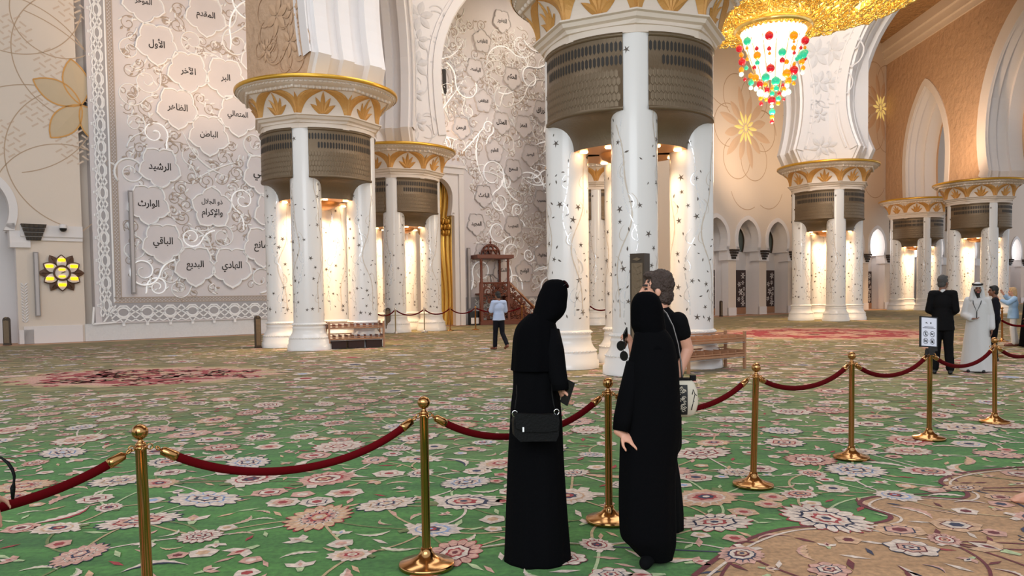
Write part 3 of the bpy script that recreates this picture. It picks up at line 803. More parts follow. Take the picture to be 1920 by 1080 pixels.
def plaque(x, y, rpx, txt, tw_px, rot=0, txt_dx=0, bright=True):
    s_, z_ = mpx(x, y); r = rpx * (PW(s_, 0).y) / F_PX * .97
    PLQ.append((s_, z_, r))
    m = MB(); P = plaque_outline(s_, z_, r, rot); P2 = [(s_ + (a - s_) * .93, z_ + (b_ - z_) * .93) for a, b_ in P]; n = len(P)
    P3 = [(s_ + (a - s_) * .91, z_ + (b_ - z_) * .91) for a, b_ in P]
    vs = [PW(a, b_, .0) for a, b_ in P] + [PW(a, b_, .1) for a, b_ in P] + [PW(a, b_, .1) for a, b_ in P2] + [PW(a, b_, .06) for a, b_ in P3]
    fs = []
    for k in range(3):
        for i in range(n): fs.append((k * n + i, k * n + (i + 1) % n, (k + 1) * n + (i + 1) % n, (k + 1) * n + i))
    m.add(vs, fs, 1); m.add([PW(a, b_, .06) for a, b_ in P3], [tuple(range(n))], 0)
    o = ploc(m.build('name_plaque', [M['panel'], M['relief'] if bright else M['lace']], fix=True))
    lines = txt.split('|')
    for li, t in enumerate(lines):
        vs, fs, wd, hg = text_mesh(shape_ar(t), off=.018 if bright else .03)
        k = tw_px * PW(s_, 0).y / F_PX * 1.12 / wd
        k2 = k * 1.15
        lm = MB(); oz = (0 if len(lines) == 1 else (.5 - li) * r * .55)
        lm.add([PW(s_ + txt_dx + v[0] * k, z_ + oz + v[1] * k2, .068) for v in vs], fs)
        lm.build('lettering', M['text'], o)
LP = [(268, 4, 'المؤخر', 26), (385, 30, 'المقدم', 30), (293, 83, 'الأول', 25), (352, 135, 'الآخر', 24), (422, 147, 'البر', 15), (487, 112, 'الماجد', 30), (332, 203, 'الظاهر', 32), (445, 217, 'المتعالي', 34), (391, 253, 'الباطن', 29), (299, 314, 'الرشيد', 35), (492, 328, 'الغني', 32), (278, 383, 'الوارث', 33), (397, 390, 'ذو الجلال|والإكرام', 34), (512, 398, 'النافع', 32), (305, 455, 'الباقي', 31), (365, 498, 'البديع', 28), (434, 500, 'الهادي', 33), (492, 462, 'المانع', 30), (205 + 250, 40, 'الواجد', 30)]
for x, y, t, tp in LP[:-1]: plaque(x, y, 40, t, tp, 180 if '|' in t else 0)
RP = [(903, 78, 'القابض', 19), (890, 131, 'الباسط', 19), (959, 146, 'الحكم', 18), (905, 190, 'الخافض', 18), (863, 240, 'الرحمن', 18), (939, 230, 'المذل', 19), (980, 236, 'المعز', 14), (1014, 208, 'الرزاق', 20), (926, 283, 'العليم', 14), (993, 290, 'البصير', 15), (961, 318, 'السميع', 17), (906, 367, 'الباعث', 20), (892, 420, 'المجيد', 19), (961, 424, 'المجيب', 19), (1015, 376, 'الحسيب', 20), (1016, 478, 'الحفيظ', 20), (905, 476, 'الودود', 20), (940, 508, 'الحكيم', 17), (982, 509, 'الواسع', 17), (940, 40, 'الغفور', 18), (1100, 450, 'الشهيد', 18)]
for x, y, t, tp in RP: plaque(x, y, 22.5, t, tp * 1.1, 180 if (x + y) % 3 == 0 else 0, 0, False)

# the great central name above the niche, in a sunburst, and the gold line of script below it
s_, z_ = mpx(806, 150); sun = MB()
for r in (1.15, 1.45): inlay_circle(sun, PW, s_, z_, r, wd=.09, d=.03, mi=0)
for k in range(36): petal(sun, PW, s_, z_, R(k * 10), .6, .16, .02, 0, 1.55)
o = ploc(sun.build('sunburst', M['lace']))
vs, fs, wd, hg = text_mesh(shape_ar('الله'), off=.03); k = 1.9 / wd
lm = MB(); lm.add([PW(s_ + v[0] * k, z_ + v[1] * k * 1.1, .03) for v in vs], fs); lm.build('lettering', M['text'], o)
for y, t, wpx in ((288, 'الله لا إله', 34), (299, 'إلا هو', 14)):
    s_, z_ = mpx(854, y); vs, fs, wd, hg = text_mesh(shape_ar(t), off=.01); k = wpx * PW(s_, 0).y / F_PX * 1.2 / wd
    lm = MB(); lm.add([PW(s_ + v[0] * k, z_ + v[1] * k, .03) for v in vs], fs); ploc(lm.build('gold_lettering', M['goldtext']))

# scrolling vines
q = random.Random(11)
big = MB(); glow = MB(); fine = MB(); leaves = MB()
def free(s_, z_, r): return all(math.hypot(s_ - a, z_ - b_) > r + c * .95 for a, b_, c in PLQ) and not (nL - .6 - r < s_ < nR + .6 + r and z_ < nTop + .6 + r)
def spiral(s_, z_, r, turns, a0, sg, n=40):
    return [(s_ + r * (1 - .8 * t / n) * math.cos(a0 + sg * turns * 2 * PI * t / n), z_ + r * (1 - .8 * t / n) * math.sin(a0 + sg * turns * 2 * PI * t / n)) for t in range(n + 1)]
def tubew(mb, pts, r, mi=0, seg=5, d=.0): mb.tube([PW(a, z, d) for a, z in pts], r, seg, mi, flat=1.3, up=WQ.n)
sp = []
smax = mpx(1120, 400)[0]
for i in range(14000):
    s_ = q.uniform(sIn + .35, smax); z_ = q.uniform(ZB2 + .3, 15.2)
    if s_ > mpx(500, 400)[0] and s_ < mpx(770, 200)[0]: continue
    far = s_ > nL
    r = q.choice([.85, .75, .6, .5, .4, .3] if i < 5000 else [.5, .4, .3, .24, .2])
    ok = free(s_, z_, r * .3 if r > .5 else r * .6) and all(math.hypot(s_ - a, z_ - b_) > (r + c) * (.7 if max(r, c) > .45 else .8) for a, b_, c in sp)
    if not ok: continue
    sp.append((s_, z_, r)); a0 = q.random() * 6.28; sg = q.choice((-1, 1))
    pts = spiral(s_, z_, r, 1.25 + q.random() * .5, a0, sg)
    rt = r * q.uniform(1.1, 1.9); ca, sa_ = math.cos(a0), math.sin(a0); tail = []
    for t in range(int(8 + r * 10), 0, -1):          # the stem leaves in a counter curve
        th = t * .085; ox, oz = rt * (1 - math.cos(th)), rt * math.sin(th)
        tail.append((s_ + (r + ox) * ca + sg * oz * sa_, z_ + (r + ox) * sa_ - sg * oz * ca))
    cutn = [i_ for i_, p_ in enumerate(tail) if not (sIn + .2 < p_[0] < smax and p_[1] > ZB2 + .1)]
    if cutn: tail = tail[cutn[-1] + 1:]
    pts = tail + pts
    if any(math.hypot(a - u_, z - v_) < c_ * .72 for u_, v_, c_ in PLQ for a, z in pts[::2]): sp.pop(); continue
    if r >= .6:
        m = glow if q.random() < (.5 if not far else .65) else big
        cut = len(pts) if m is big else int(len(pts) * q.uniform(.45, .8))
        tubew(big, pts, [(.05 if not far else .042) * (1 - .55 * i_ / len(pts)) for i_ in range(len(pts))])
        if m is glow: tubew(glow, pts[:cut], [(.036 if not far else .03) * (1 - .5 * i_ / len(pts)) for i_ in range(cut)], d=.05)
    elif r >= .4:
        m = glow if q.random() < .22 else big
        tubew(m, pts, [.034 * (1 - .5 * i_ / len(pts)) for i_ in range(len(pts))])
    else: tubew(fine, pts, .017)
    for j in range(4, len(pts) - 6, 7):              # side leaves
        a, z = pts[j]; an = q.random() * 6.28
        petal(leaves, PW, a, z, an, .16 + .12 * q.random(), .08, .015, q.choice((0, 0, 1)), .02, 5)
        if r > .38 and q.random() < .7:
            rr = q.uniform(.12, .22); tubew(fine, spiral(a + rr * math.cos(an), z + rr * math.sin(an), rr, 1.1, an + PI, q.choice((-1, 1)), 16), .014)
for i in range(150):                                  # long stems that cross between the plaques
    s_ = q.uniform(sIn + .8, smax); z_ = q.uniform(ZB2 + 1, 14); 
    if mpx(500, 400)[0] < s_ < mpx(770, 200)[0]: continue
    an = q.random() * 6.28; cv = q.uniform(-.09, .09); pts = []
    for j in range(46):
        pts.append((s_, z_)); s_ += .09 * math.cos(an); z_ += .09 * math.sin(an); an += cv * (1 if j < 24 else -1)
        if not (sIn + .2 < s_ < smax) or z_ < ZB2 + .15 or not free(s_, z_, .02): break
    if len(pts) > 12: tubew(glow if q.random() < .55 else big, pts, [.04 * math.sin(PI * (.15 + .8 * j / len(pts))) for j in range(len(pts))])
ploc(big.build('vine_relief', M['relief'])); ploc(glow.build('lit_vine', M['glowvine'])); ploc(fine.build('tendrils', M['tan'])); ploc(leaves.build('vine_leaves', [M['relief'], M['tan']]))  # tendrils and some leaves carry the relief shading as tan

# gold fluted niche with its white frame
ni = empty('prayer_niche', tuple(WQ((nL + nR) / 2, 0)), 0, 'tall arched niche of wavy gold flutes in a white frame, beside the carved pulpit', 'niche')
def nloc(o): o.parent = ni; o.matrix_parent_inverse = Matrix.Translation(-ni.location); return o
sc = (nL + nR) / 2; hw = mpx(846, 500)[0] - sc; zI = mpx(846, 405)[1]; zT = mpx(815, 335)[1]
np_ = [(0, hw * 1.02), (zI - .01, hw * 1.02)] + arch_prof(hw * .86, zI, hw * .95, zI + .9, zT)
m = MB(); wall_open(m, PW, nL, nR, 0, nTop, np_, sc, [(.25, 0), (.05, 0), (.05, .12), (-.25, .12)], 0, 0, back=False)
arch_band(m, PW, np_, sc, .22, .25, .07, 0)
for a0, a1 in ((nL, nL + .28), (nR - .28, nR)): slab(a0, a1, 0, nTop, -.1, .34, 0, m)
slab(nL, nR, nTop - .3, nTop, -.1, .36, 0, m); slab(nL - .05, nR + .05, nTop, nTop + .12, -.1, .45, 0, m)
nloc(m.build('niche_frame', M['marblew'], fix=True))
m = MB(); nf = 13; cols_ = []
ns = nf * 8
for j in range(61):
    z = zT * j / 60 + .02; row = []
    for i in range(ns + 1):
        t = i / ns; th = PI * t; wob = .10 * math.sin(z * 1.15) * math.sin(th)
        rr = (hw + .15) * (1 - .06 * abs(math.sin(nf * PI * t)) ** .6)
        row.append(PW(sc - rr * math.cos(th) + wob * (2.2 if z > zI else 1.6), z, -.05 - rr * .55 * math.sin(th)))
    cols_.append(row)
vs = [p for r_ in cols_ for p in r_]
m.add(vs, [(j * (ns + 1) + i, j * (ns + 1) + i + 1, (j + 1) * (ns + 1) + i + 1, (j + 1) * (ns + 1) + i) for j in range(60) for i in range(ns)], 0, True)
for k in range(3):                                   # tiers of small gold caps at the arch spring
    for i in range(nf + 1):
        t = (i + .5 * (k % 2)) / nf; th = PI * t; rr = hw * .93
        m.ball(PW(sc - rr * math.cos(th), zI - .25 - k * .28, -.05 - rr * .5 * math.sin(th)), (.1, .1, .16), 8)
nloc(m.build('gold_flutes', M['niche']))
o = m = None

# slim wall loudspeakers, wall clock, camera, floor outlets
def strip_speaker(x, y0, y1, W, d, label, wd=.16):
    s_, z1 = W.px(x, y0); z0 = W.px(x, y1)[1]
    o = empty('strip_loudspeaker', tuple(W(s_, z0, d)), math.atan2(W.u.y, W.u.x), label, 'loudspeaker', 'slim wall loudspeakers')
    m = MB(); m.box((0, -.07, (z1 - z0) / 2), (wd, .1, z1 - z0)); m.build('housing', M['strip'], o)
    m = MB(); m.box((0, -.125, (z1 - z0) / 2), (wd * .6, .012, (z1 - z0) * .97)); m.build('grille', M['lace'], o)
    for zz in (.2, .8): m = MB(); m.box((0, -.01, (z1 - z0) * zz), (wd * .5, .04, .1)); m.build('mount', M['bronzedark'], o)
strip_speaker(243, 358, 551, PWw, .04, 'tall slim grey loudspeaker strip on the carved wall below the left plaques')
strip_speaker(66, 473, 593, WQ, .03, 'slim grey loudspeaker strip on the plain wall left of the flower clock')
strip_speaker(876, 465, 580, PWw, .04, 'slim grey loudspeaker strip between the gold niche and the pulpit')
strip_speaker(1485, 501, 562, WA, .03, 'thin grey loudspeaker strip on a pier of the small arches')
s_, z_ = WQ.px(115, 512)
ck = empty('flower_clock', tuple(WQ(s_, z_, .0)), math.atan2(WQ.u.y, WQ.u.x), 'flower-shaped bronze wall clock with glowing yellow time displays', 'clock')
CR = .68
def CK(a, z, d=0.0): return Vector((a, -d, z))
m = MB()
for q_ in range(6): petal(m, CK, 0, 0, R(q_ * 60), CR * 1.02, CR * .52, .07, 0, .05, 8)
for q_ in range(6): petal(m, CK, 0, 0, R(q_ * 60 + 30), CR * .92, CR * .62, .10, 0, .05, 10)
m.lathe([(CR * .42, .06), (CR * .42, .19), (CR * .33, .2), (CR * .32, .15)], 32)
m2 = MB(); m2.add([(v[0], -v[2], v[1]) if i >= 0 else v for i, v in enumerate(m.v[-4 * 32:])], m.f[-3 * 32:] and [tuple(i - (len(m.v) - 4 * 32) for i in f) for f in m.f[-3 * 32:]])
m.v = m.v[:-4 * 32]; m.f = m.f[:-3 * 32]; m.m = m.m[:-3 * 32]; m.sm = m.sm[:-3 * 32]
m.add(m2.v, m2.f, 0, True)
for q_ in range(6):
    a = R(q_ * 60); m.tube([CK(.3 * math.cos(a), .3 * math.sin(a), .13), CK(.62 * math.cos(a), .62 * math.sin(a), .1)], .012, 5)
m.build('flower_case', M['clockbr'], ck)
f_ = MB()
f_.add([CK(CR * .33 * math.cos(2 * PI * i / 32), CR * .33 * math.sin(2 * PI * i / 32), .16) for i in range(32)], [tuple(range(32))])
f_.build('dial', M['clockglass'], ck)
h_ = MB(); h_.tube([CK(-.02, -.01, .175), CK(.13, .05, .175)], .008, 5); h_.tube([CK(-.02, -.01, .18), CK(.09, .06, .18)], .008, 5); h_.build('clock_hands', M['black'], ck)
for q_ in range(6):
    a = R(q_ * 60 + 30); px_, pz_ = CR * .66 * math.cos(a), CR * .66 * math.sin(a)
    g = MB(); petal(g, CK, 0, 0, a, CR * .78, CR * .46, .14, 0, .1, 10); pn = g.build('petal_window', M['clockglass'], ck)
    d_ = MB()
    for (ox, wv) in ((-.075, .045), (-.022, .045), (.04, .045), (.085, .03)): d_.box((px_ + ox, -.185, pz_ + .02), (wv, .02, .1))
    d_.box((px_, -.18, pz_ + .02), (.24, .01, .085)); d_.build('led_display', M['led'], pn)
for pz_ in (.125, -.125):
    d_ = MB()
    for ox in (-.08, -.03, .03, .08): d_.box((ox, -.185, pz_), (.042, .02, .06))
    d_.box((0, -.18, pz_), (.2, .01, .05)); d_.build('led_display', M['led'], ck)
s_, z_ = WQ.px(116, 428)
cc = empty('dome_camera', tuple(WQ(s_, z_, .14)), math.atan2(WQ.u.y, WQ.u.x), 'small white security dome camera on the ledge above the clock', 'camera')
m = MB(); m.lathe([(.0, .12), (.1, .12), (.13, .06), (.13, -.02)], 20, 0, (0, -.14, 0)); m.box((0, -.06, .07), (.1, .1, .08)); m.build('housing', M['marblew'], cc)
m = MB(); m.lathe([(.12, -.02), (.11, -.09), (.06, -.14), (0, -.15)], 20, 0, (0, -.14, 0)); m.build('dome', M['black'], cc)
for i, (x, y) in enumerate(((77, 641), (207, 633), (346, 628), (448, 624))):
    g_ = ground(x, y); o = empty('floor_outlet_box', (g_.x + .25 * WQ.n.x, g_.y + .25 * WQ.n.y, 0), math.atan2(WQ.u.y, WQ.u.x), ['small brown floor outlet box below the flower clock', 'small brown floor outlet box at the left end of the pearl plinth', 'small brown floor outlet box at the middle of the pearl plinth', 'small brown floor outlet box at the plinth nearest to the white column'][i], 'outlet box', 'floor outlet boxes along the wall')
    m = MB(); m.box((0, 0, .05), (.62, .3, .1)); m.build('box_body', M['woodlight'], o)
    m = MB(); m.box((0, 0, .112), (.54, .24, .02)); m.build('lid', M['wooddark'], o)
# ------------------------------------------------------------------ the great carpet: woven ornament as flat pile, one object
def carpet_mat(name, col, col2=None, far=None, vs=.10):
    m = bpy.data.materials.new(name); m.use_nodes = True; nt = m.node_tree; b = nt.nodes['Principled BSDF']
    b.inputs['Roughness'].default_value = .95; b.inputs['Specular IOR Level'].default_value = .1; b.inputs['Sheen Weight'].default_value = .12
    tc = nt.nodes.new('ShaderNodeTexCoord'); mp = nt.nodes.new('ShaderNodeMapping'); mp.inputs['Scale'].default_value = (.35, 2.4, 1)
    mp.inputs['Rotation'].default_value = (0, 0, R(-4))
    nt.links.new(tc.outputs['Object'], mp.inputs[0])
    n = nt.nodes.new('ShaderNodeTexNoise'); n.inputs['Scale'].default_value = 1.6; n.inputs['Detail'].default_value = 6; n.inputs['Roughness'].default_value = .65
    nt.links.new(mp.outputs[0], n.inputs['Vector'])
    def mixc(fac, a, c):
        x = nt.nodes.new('ShaderNodeMix'); x.data_type = 'RGBA'
        if fac is not None: nt.links.new(fac, x.inputs[0])
        for i, v in ((6, a), (7, c)):
            if isinstance(v, tuple): x.inputs[i].default_value = v
            else: nt.links.new(v, x.inputs[i])
        return x.outputs[2]
    rp = nt.nodes.new('ShaderNodeMapRange'); rp.inputs[1].default_value = .3; rp.inputs[2].default_value = .7
    nt.links.new(n.outputs['Fac'], rp.inputs[0])
    c = lin(col); c2 = lin(col2) if col2 else tuple(v * (1 - 2.2 * vs) for v in c[:3]) + (1,)
    out = mixc(rp.outputs[0], c2, c)
    ft = nt.nodes.new('ShaderNodeTexNoise'); ft.inputs['Scale'].default_value = 26; ft.inputs['Detail'].default_value = 3; nt.links.new(tc.outputs['Object'], ft.inputs['Vector'])
    hs = nt.nodes.new('ShaderNodeHueSaturation'); fr = nt.nodes.new('ShaderNodeMapRange'); fr.inputs[1].default_value = .32; fr.inputs[2].default_value = .68; fr.inputs[3].default_value = .72; fr.inputs[4].default_value = 1.16
    nt.links.new(ft.outputs['Fac'], fr.inputs[0]); nt.links.new(fr.outputs[0], hs.inputs['Value']); nt.links.new(out, hs.inputs['Color']); out = hs.outputs[0]
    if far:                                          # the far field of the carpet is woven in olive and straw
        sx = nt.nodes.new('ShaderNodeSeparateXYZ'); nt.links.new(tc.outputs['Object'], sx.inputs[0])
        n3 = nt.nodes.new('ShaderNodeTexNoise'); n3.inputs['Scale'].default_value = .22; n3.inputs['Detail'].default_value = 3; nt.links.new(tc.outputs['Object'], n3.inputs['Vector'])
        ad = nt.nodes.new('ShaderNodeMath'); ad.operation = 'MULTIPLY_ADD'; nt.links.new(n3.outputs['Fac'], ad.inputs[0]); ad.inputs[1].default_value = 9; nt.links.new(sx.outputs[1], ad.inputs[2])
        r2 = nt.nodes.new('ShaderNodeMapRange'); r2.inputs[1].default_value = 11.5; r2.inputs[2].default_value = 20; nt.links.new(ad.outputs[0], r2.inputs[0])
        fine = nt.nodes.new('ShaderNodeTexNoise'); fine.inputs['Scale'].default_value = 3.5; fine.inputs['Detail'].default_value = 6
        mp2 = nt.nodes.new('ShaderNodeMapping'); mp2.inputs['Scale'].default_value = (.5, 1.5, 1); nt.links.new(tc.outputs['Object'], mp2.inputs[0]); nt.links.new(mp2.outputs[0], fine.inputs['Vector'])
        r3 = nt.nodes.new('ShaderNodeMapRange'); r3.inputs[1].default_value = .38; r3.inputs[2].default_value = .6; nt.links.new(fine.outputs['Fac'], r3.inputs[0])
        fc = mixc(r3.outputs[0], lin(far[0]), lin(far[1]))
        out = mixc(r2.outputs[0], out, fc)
    nt.links.new(out, b.inputs['Base Color'])
    nb = nt.nodes.new('ShaderNodeTexNoise'); nb.inputs['Scale'].default_value = 180; nt.links.new(tc.outputs['Object'], nb.inputs['Vector'])
    bp = nt.nodes.new('ShaderNodeBump'); bp.inputs['Strength'].default_value = .35; bp.inputs['Distance'].default_value = .01; nt.links.new(nb.outputs['Fac'], bp.inputs['Height']); nt.links.new(bp.outputs[0], b.inputs['Normal'])
    return m
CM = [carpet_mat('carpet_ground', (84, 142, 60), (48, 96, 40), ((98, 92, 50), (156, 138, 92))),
      carpet_mat('carpet_cream', (226, 206, 190)), carpet_mat('carpet_pink', (214, 164, 146)), carpet_mat('carpet_red', (168, 52, 54)),
      carpet_mat('carpet_navy', (40, 44, 76)), carpet_mat('carpet_tan', (214, 172, 136)), carpet_mat('carpet_blue', (150, 170, 206)),
      carpet_mat('carpet_wine', (112, 30, 38)), carpet_mat('carpet_pale_green', (186, 200, 150)), carpet_mat('carpet_beige_field', (192, 150, 108), (160, 122, 84)),
      carpet_mat('carpet_olive', (116, 126, 70)), carpet_mat('carpet_straw', (198, 174, 134), (168, 142, 100))]
GR, CRM, PNK, RED, NVY, TAN, BLU, WIN, PGR, BEI, OLV, STR = range(12)
cp = MB(); LZ = .0006
def poly(pts, mi, l): cp.add([(x, y, l * LZ) for x, y in pts], [tuple(range(len(pts)))], mi)
def fan(c, pts, mi, l):
    n = len(pts); cp.add([(x, y, l * LZ) for x, y in pts] + [(c[0], c[1], l * LZ)], [(i, (i + 1) % n, n) for i in range(n)], mi)
def tr(x, y, r, a): c, s_ = math.cos(a), math.sin(a); return lambda u, v: (x + r * (u * c - v * s_), y + r * (u * s_ + v * c))
q = random.Random(5)
def palette(zone):
    if zone == 'b': return q.choice([(CRM, WIN, PNK, NVY, TAN), (PNK, NVY, CRM, WIN, TAN), (TAN, WIN, CRM, NVY, RED), (TAN, NVY, PNK, WIN, CRM), (PNK, WIN, CRM, RED, TAN)])
    return q.choice([(CRM, RED, PNK, NVY, TAN), (CRM, PNK, CRM, RED, TAN), (CRM, TAN, PNK, RED, CRM), (PNK, CRM, PNK, NVY, CRM), (CRM, TAN, CRM, NVY, RED), (CRM, RED, CRM, WIN, NVY), (PNK, RED, CRM, WIN, TAN), (CRM, NVY, CRM, RED, PNK), (TAN, CRM, PNK, RED, NVY), (PNK, WIN, CRM, RED, CRM), (CRM, BLU, CRM, NVY, RED)])
def rosette(x, y, r, a, l, pal, n=None, lod=0, sq=1.0):
    n = n or q.choice((12, 14, 16, 18)); T = tr(x, y, r, a); wob = [q.uniform(-.07, .07) for _ in range(7)]
    def ring(k, amp, m, ph=0, jag=False):
        st = 2 if lod > 1 else 4 if jag and not lod else 3; N = m * st; P = []
        for i in range(N):
            t = 2 * PI * i / N
            w_ = (math.cos(m * t + ph) if st == 3 else (1 if i % 2 == 0 else -1) if st == 2 else (1.1, .35, -1, .35)[i % 4])
            rr = k * (1 + amp * w_ + wob[0] * math.cos(t + wob[1] * 40) + wob[2] * math.cos(2 * t + wob[3] * 40) + (q.uniform(-.04, .04) if jag else 0))
            P.append(T(rr * math.cos(t), sq * rr * math.sin(t)))
        return P
    if not lod: fan((x, y), ring(1.05, .10, n, 0, True), pal[3] if pal[3] in (NVY, WIN, RED) else WIN, l - 1)
    fan((x, y), ring(1, .10, n, 0, True), pal[0], l)
    if lod > 1: fan((x, y), ring(.45, .1, 6, 0, True), pal[1], l + 1); return
    for i in range(n):                               # petal shading strokes
        t = 2 * PI * (i + .5) / n; d = .06
        poly([T(.92 * math.cos(t), sq * .92 * math.sin(t)), T(.58 * math.cos(t - d), sq * .58 * math.sin(t - d)), T(.5 * math.cos(t), sq * .5 * math.sin(t)), T(.58 * math.cos(t + d), sq * .58 * math.sin(t + d))], pal[1], l + 1)
    fan((x, y), ring(.62, .09, max(6, n // 2)), pal[1], l + 1); fan((x, y), ring(.55, .09, max(6, n // 2)), pal[2], l + 2)
    if lod: fan((x, y), ring(.3, .1, 6), pal[3], l + 3); return
    for i in range(max(6, n // 2)):
        t = 2 * PI * i / max(6, n // 2); poly([T(.52 * math.cos(t), sq * .52 * math.sin(t)), T(.36 * math.cos(t - .14), sq * .36 * math.sin(t - .14)), T(.36 * math.cos(t + .14), sq * .36 * math.sin(t + .14))], pal[4], l + 3)
    fan((x, y), ring(.34, .14, 6, 0, True), pal[3], l + 3); fan((x, y), ring(.25, .12, 6), pal[0], l + 4); fan((x, y), ring(.12, .1, 5), pal[1], l + 5)
def palmette(x, y, r, a, l, pal, lod=0):
    T = tr(x, y, r, a)
    def shp(k, jag, N=30, sh=0.0):
        P = []
        for i in range(N):
            t = 2 * PI * i / N; c = math.cos(t); rr = k * (.72 + .38 * max(0, c) ** 2.2 - .10 * max(0, -c)) * (1 + (jag if i % 2 else -jag)); P.append(T(rr * c + sh, rr * math.sin(t) * .95))
        return P
    fan(T(0, 0), shp(1, .09), pal[0], l); 
    if lod: fan(T(.05, 0), shp(.5, .05, 14), pal[1], l + 1); return
    for i in range(-5, 6):
        t = i * .26; c = math.cos(t); rr = .72 + .38 * max(0, c) ** 2.2
        poly([T(rr * .95 * c, rr * .9 * math.sin(t)), T(rr * .6 * math.cos(t - .06), rr * .57 * math.sin(t - .06)), T(rr * .6 * math.cos(t + .06), rr * .57 * math.sin(t + .06))], pal[1], l + 1)
    fan(T(.03, 0), shp(.64, .05, 24, .03), pal[1], l + 2); fan(T(.03, 0), shp(.55, .03, 24, .03), pal[2], l + 3)
    fan(T(.06, 0), shp(.36, .12, 16, .06), pal[3], l + 4); fan(T(.06, 0), shp(.24, .05, 12, .06), pal[4], l + 5); fan(T(.08, 0), shp(.12, 0, 8, .08), pal[1], l + 6)
    for sg in (-1, 1): poly([T(-.6, sg * .05), T(-.85, sg * .3), T(-.7, sg * .5), T(-.45, sg * .3)], q.choice((OLV, pal[2])), l + 1)
def saz(x, y, L, a, bend, l, c1, c2):
    T = tr(x, y, L, a); up = []; dn = []; md = []
    N = 12
    for i in range(N + 1):
        t = i / N; cx, cy_ = t - .5, bend * (t - .5) ** 2 * 4 - bend; ww = .13 * math.sin(PI * t ** .8) * (1.25 if i % 2 else .85)
        up.append((cx, cy_ + ww)); dn.append((cx, cy_ - ww * .5)); md.append((cx, cy_))
    for i in range(N):
        poly([T(*up[i]), T(*md[i]), T(*md[i + 1]), T(*up[i + 1])], c1, l); poly([T(*md[i]), T(*dn[i]), T(*dn[i + 1]), T(*md[i + 1])], c2, l)
def bud(x, y, r, a, l, pal):
    T = tr(x, y, r, a)
    for k in (-1, 0, 1):
        t = k * .75; c, s_ = math.cos(t), math.sin(t)
        poly([T(0, 0), T(.6 * c - .25 * s_, .6 * s_ + .25 * c), T(1.05 * c, 1.05 * s_), T(.6 * c + .25 * s_, .6 * s_ - .25 * c)], pal[0] if k else pal[2], l + (k == 0))
    poly([T(.15, 0), T(.45, .12), T(.7, 0), T(.45, -.12)], pal[1], l + 2)
    poly([T(-.5, .1), T(0, .2), T(.1, 0), T(0, -.2), T(-.5, -.1)], PGR, l)
def vine(pts, wd, mi, l):
    n = len(pts); vs = []
    for i, (x, y) in enumerate(pts):
        x0, y0 = pts[max(i - 1, 0)]; x1, y1 = pts[min(i + 1, n - 1)]; d = math.hypot(x1 - x0, y1 - y0) or 1
        nx, ny = -(y1 - y0) / d * wd / 2, (x1 - x0) / d * wd / 2; vs += [(x + nx, y + ny, l * LZ), (x - nx, y - ny, l * LZ)]
    cp.add(vs, [(2 * i, 2 * i + 1, 2 * i + 3, 2 * i + 2) for i in range(n - 1)], mi)
def arc(p, r_, b_=.3, n=9):
    (x0, y0), (x1, y1) = p, r_; mx, my = (x0 + x1) / 2 - (y1 - y0) * b_, (y0 + y1) / 2 + (x1 - x0) * b_
    return [((1 - t) ** 2 * x0 + 2 * t * (1 - t) * mx + t * t * x1, (1 - t) ** 2 * y0 + 2 * t * (1 - t) * my + t * t * y1) for t in [i / n for i in range(n + 1)]]
# ground: stops short of the walls
def gp(x, y): g_ = ground(x, y); return (g_.x, g_.y)
wq0, wq1 = WQ(-12, 0, .75), WQ(mpx(1150, 600)[0], 0, .9); wa0, wa1 = WA(-9, 0, 1.1), WA(40, 0, 1.1)
cp.add([(-24, -4, 0), (46, -4, 0), (wa1.x, wa1.y, 0), (wa0.x, wa0.y, 0), (wq1.x, wq1.y, 0), (wq0.x, wq0.y, 0)], [(0, 1, 2, 3, 4, 5)], GR)
# beige medallion field at the lower right, with a lobed outline
BZ = [gp(1300, 1079), gp(1345, 1045), gp(1398, 1012), gp(1470, 990), gp(1560, 984), gp(1650, 978), gp(1668, 965), gp(1612, 945), gp(1640, 930), gp(1720, 930), gp(1800, 934), gp(1812, 922), gp(1764, 905), gp(1785, 890), gp(1850, 880), gp(1930, 874)]
bx, by = BZ[0]
BZP = [(bx + .1, 3.0)] + BZ + [(6.4, 7.6), (9, 8.2), (11, 6), (11, 2), (bx + .1, 2)]
def smooth(P, n=4):
    out = []
    for i in range(len(P) - 1):
        p0, p1, p2, p3 = P[max(i - 1, 0)], P[i], P[i + 1], P[min(i + 2, len(P) - 1)]
        for k in range(n):
            t = k / n; out.append(tuple(.5 * (2 * p1[j] + (p2[j] - p0[j]) * t + (2 * p0[j] - 5 * p1[j] + 4 * p2[j] - p3[j]) * t * t + (3 * p1[j] - p0[j] - 3 * p2[j] + p3[j]) * t ** 3) for j in (0, 1)))
    return out + [P[-1]]
bl = smooth(BZ); BZP = [(bx + .15, 2)] + bl + [(6.4, 7.6), (9, 8.2), (11, 6), (11, 2)]
poly(BZP, BEI, 1); vine(bl, .035, WIN, 9); vine([(x + .05, y - .05) for x, y in bl], .02, CRM, 9)
def inside(x, y, P=BZP):
    r = False; j = len(P) - 1
    for i in range(len(P)):
        if (P[i][1] > y) != (P[j][1] > y) and x < (P[j][0] - P[i][0]) * (y - P[i][1]) / (P[j][1] - P[i][1]) + P[i][0]: r = not r
        j = i
    return r
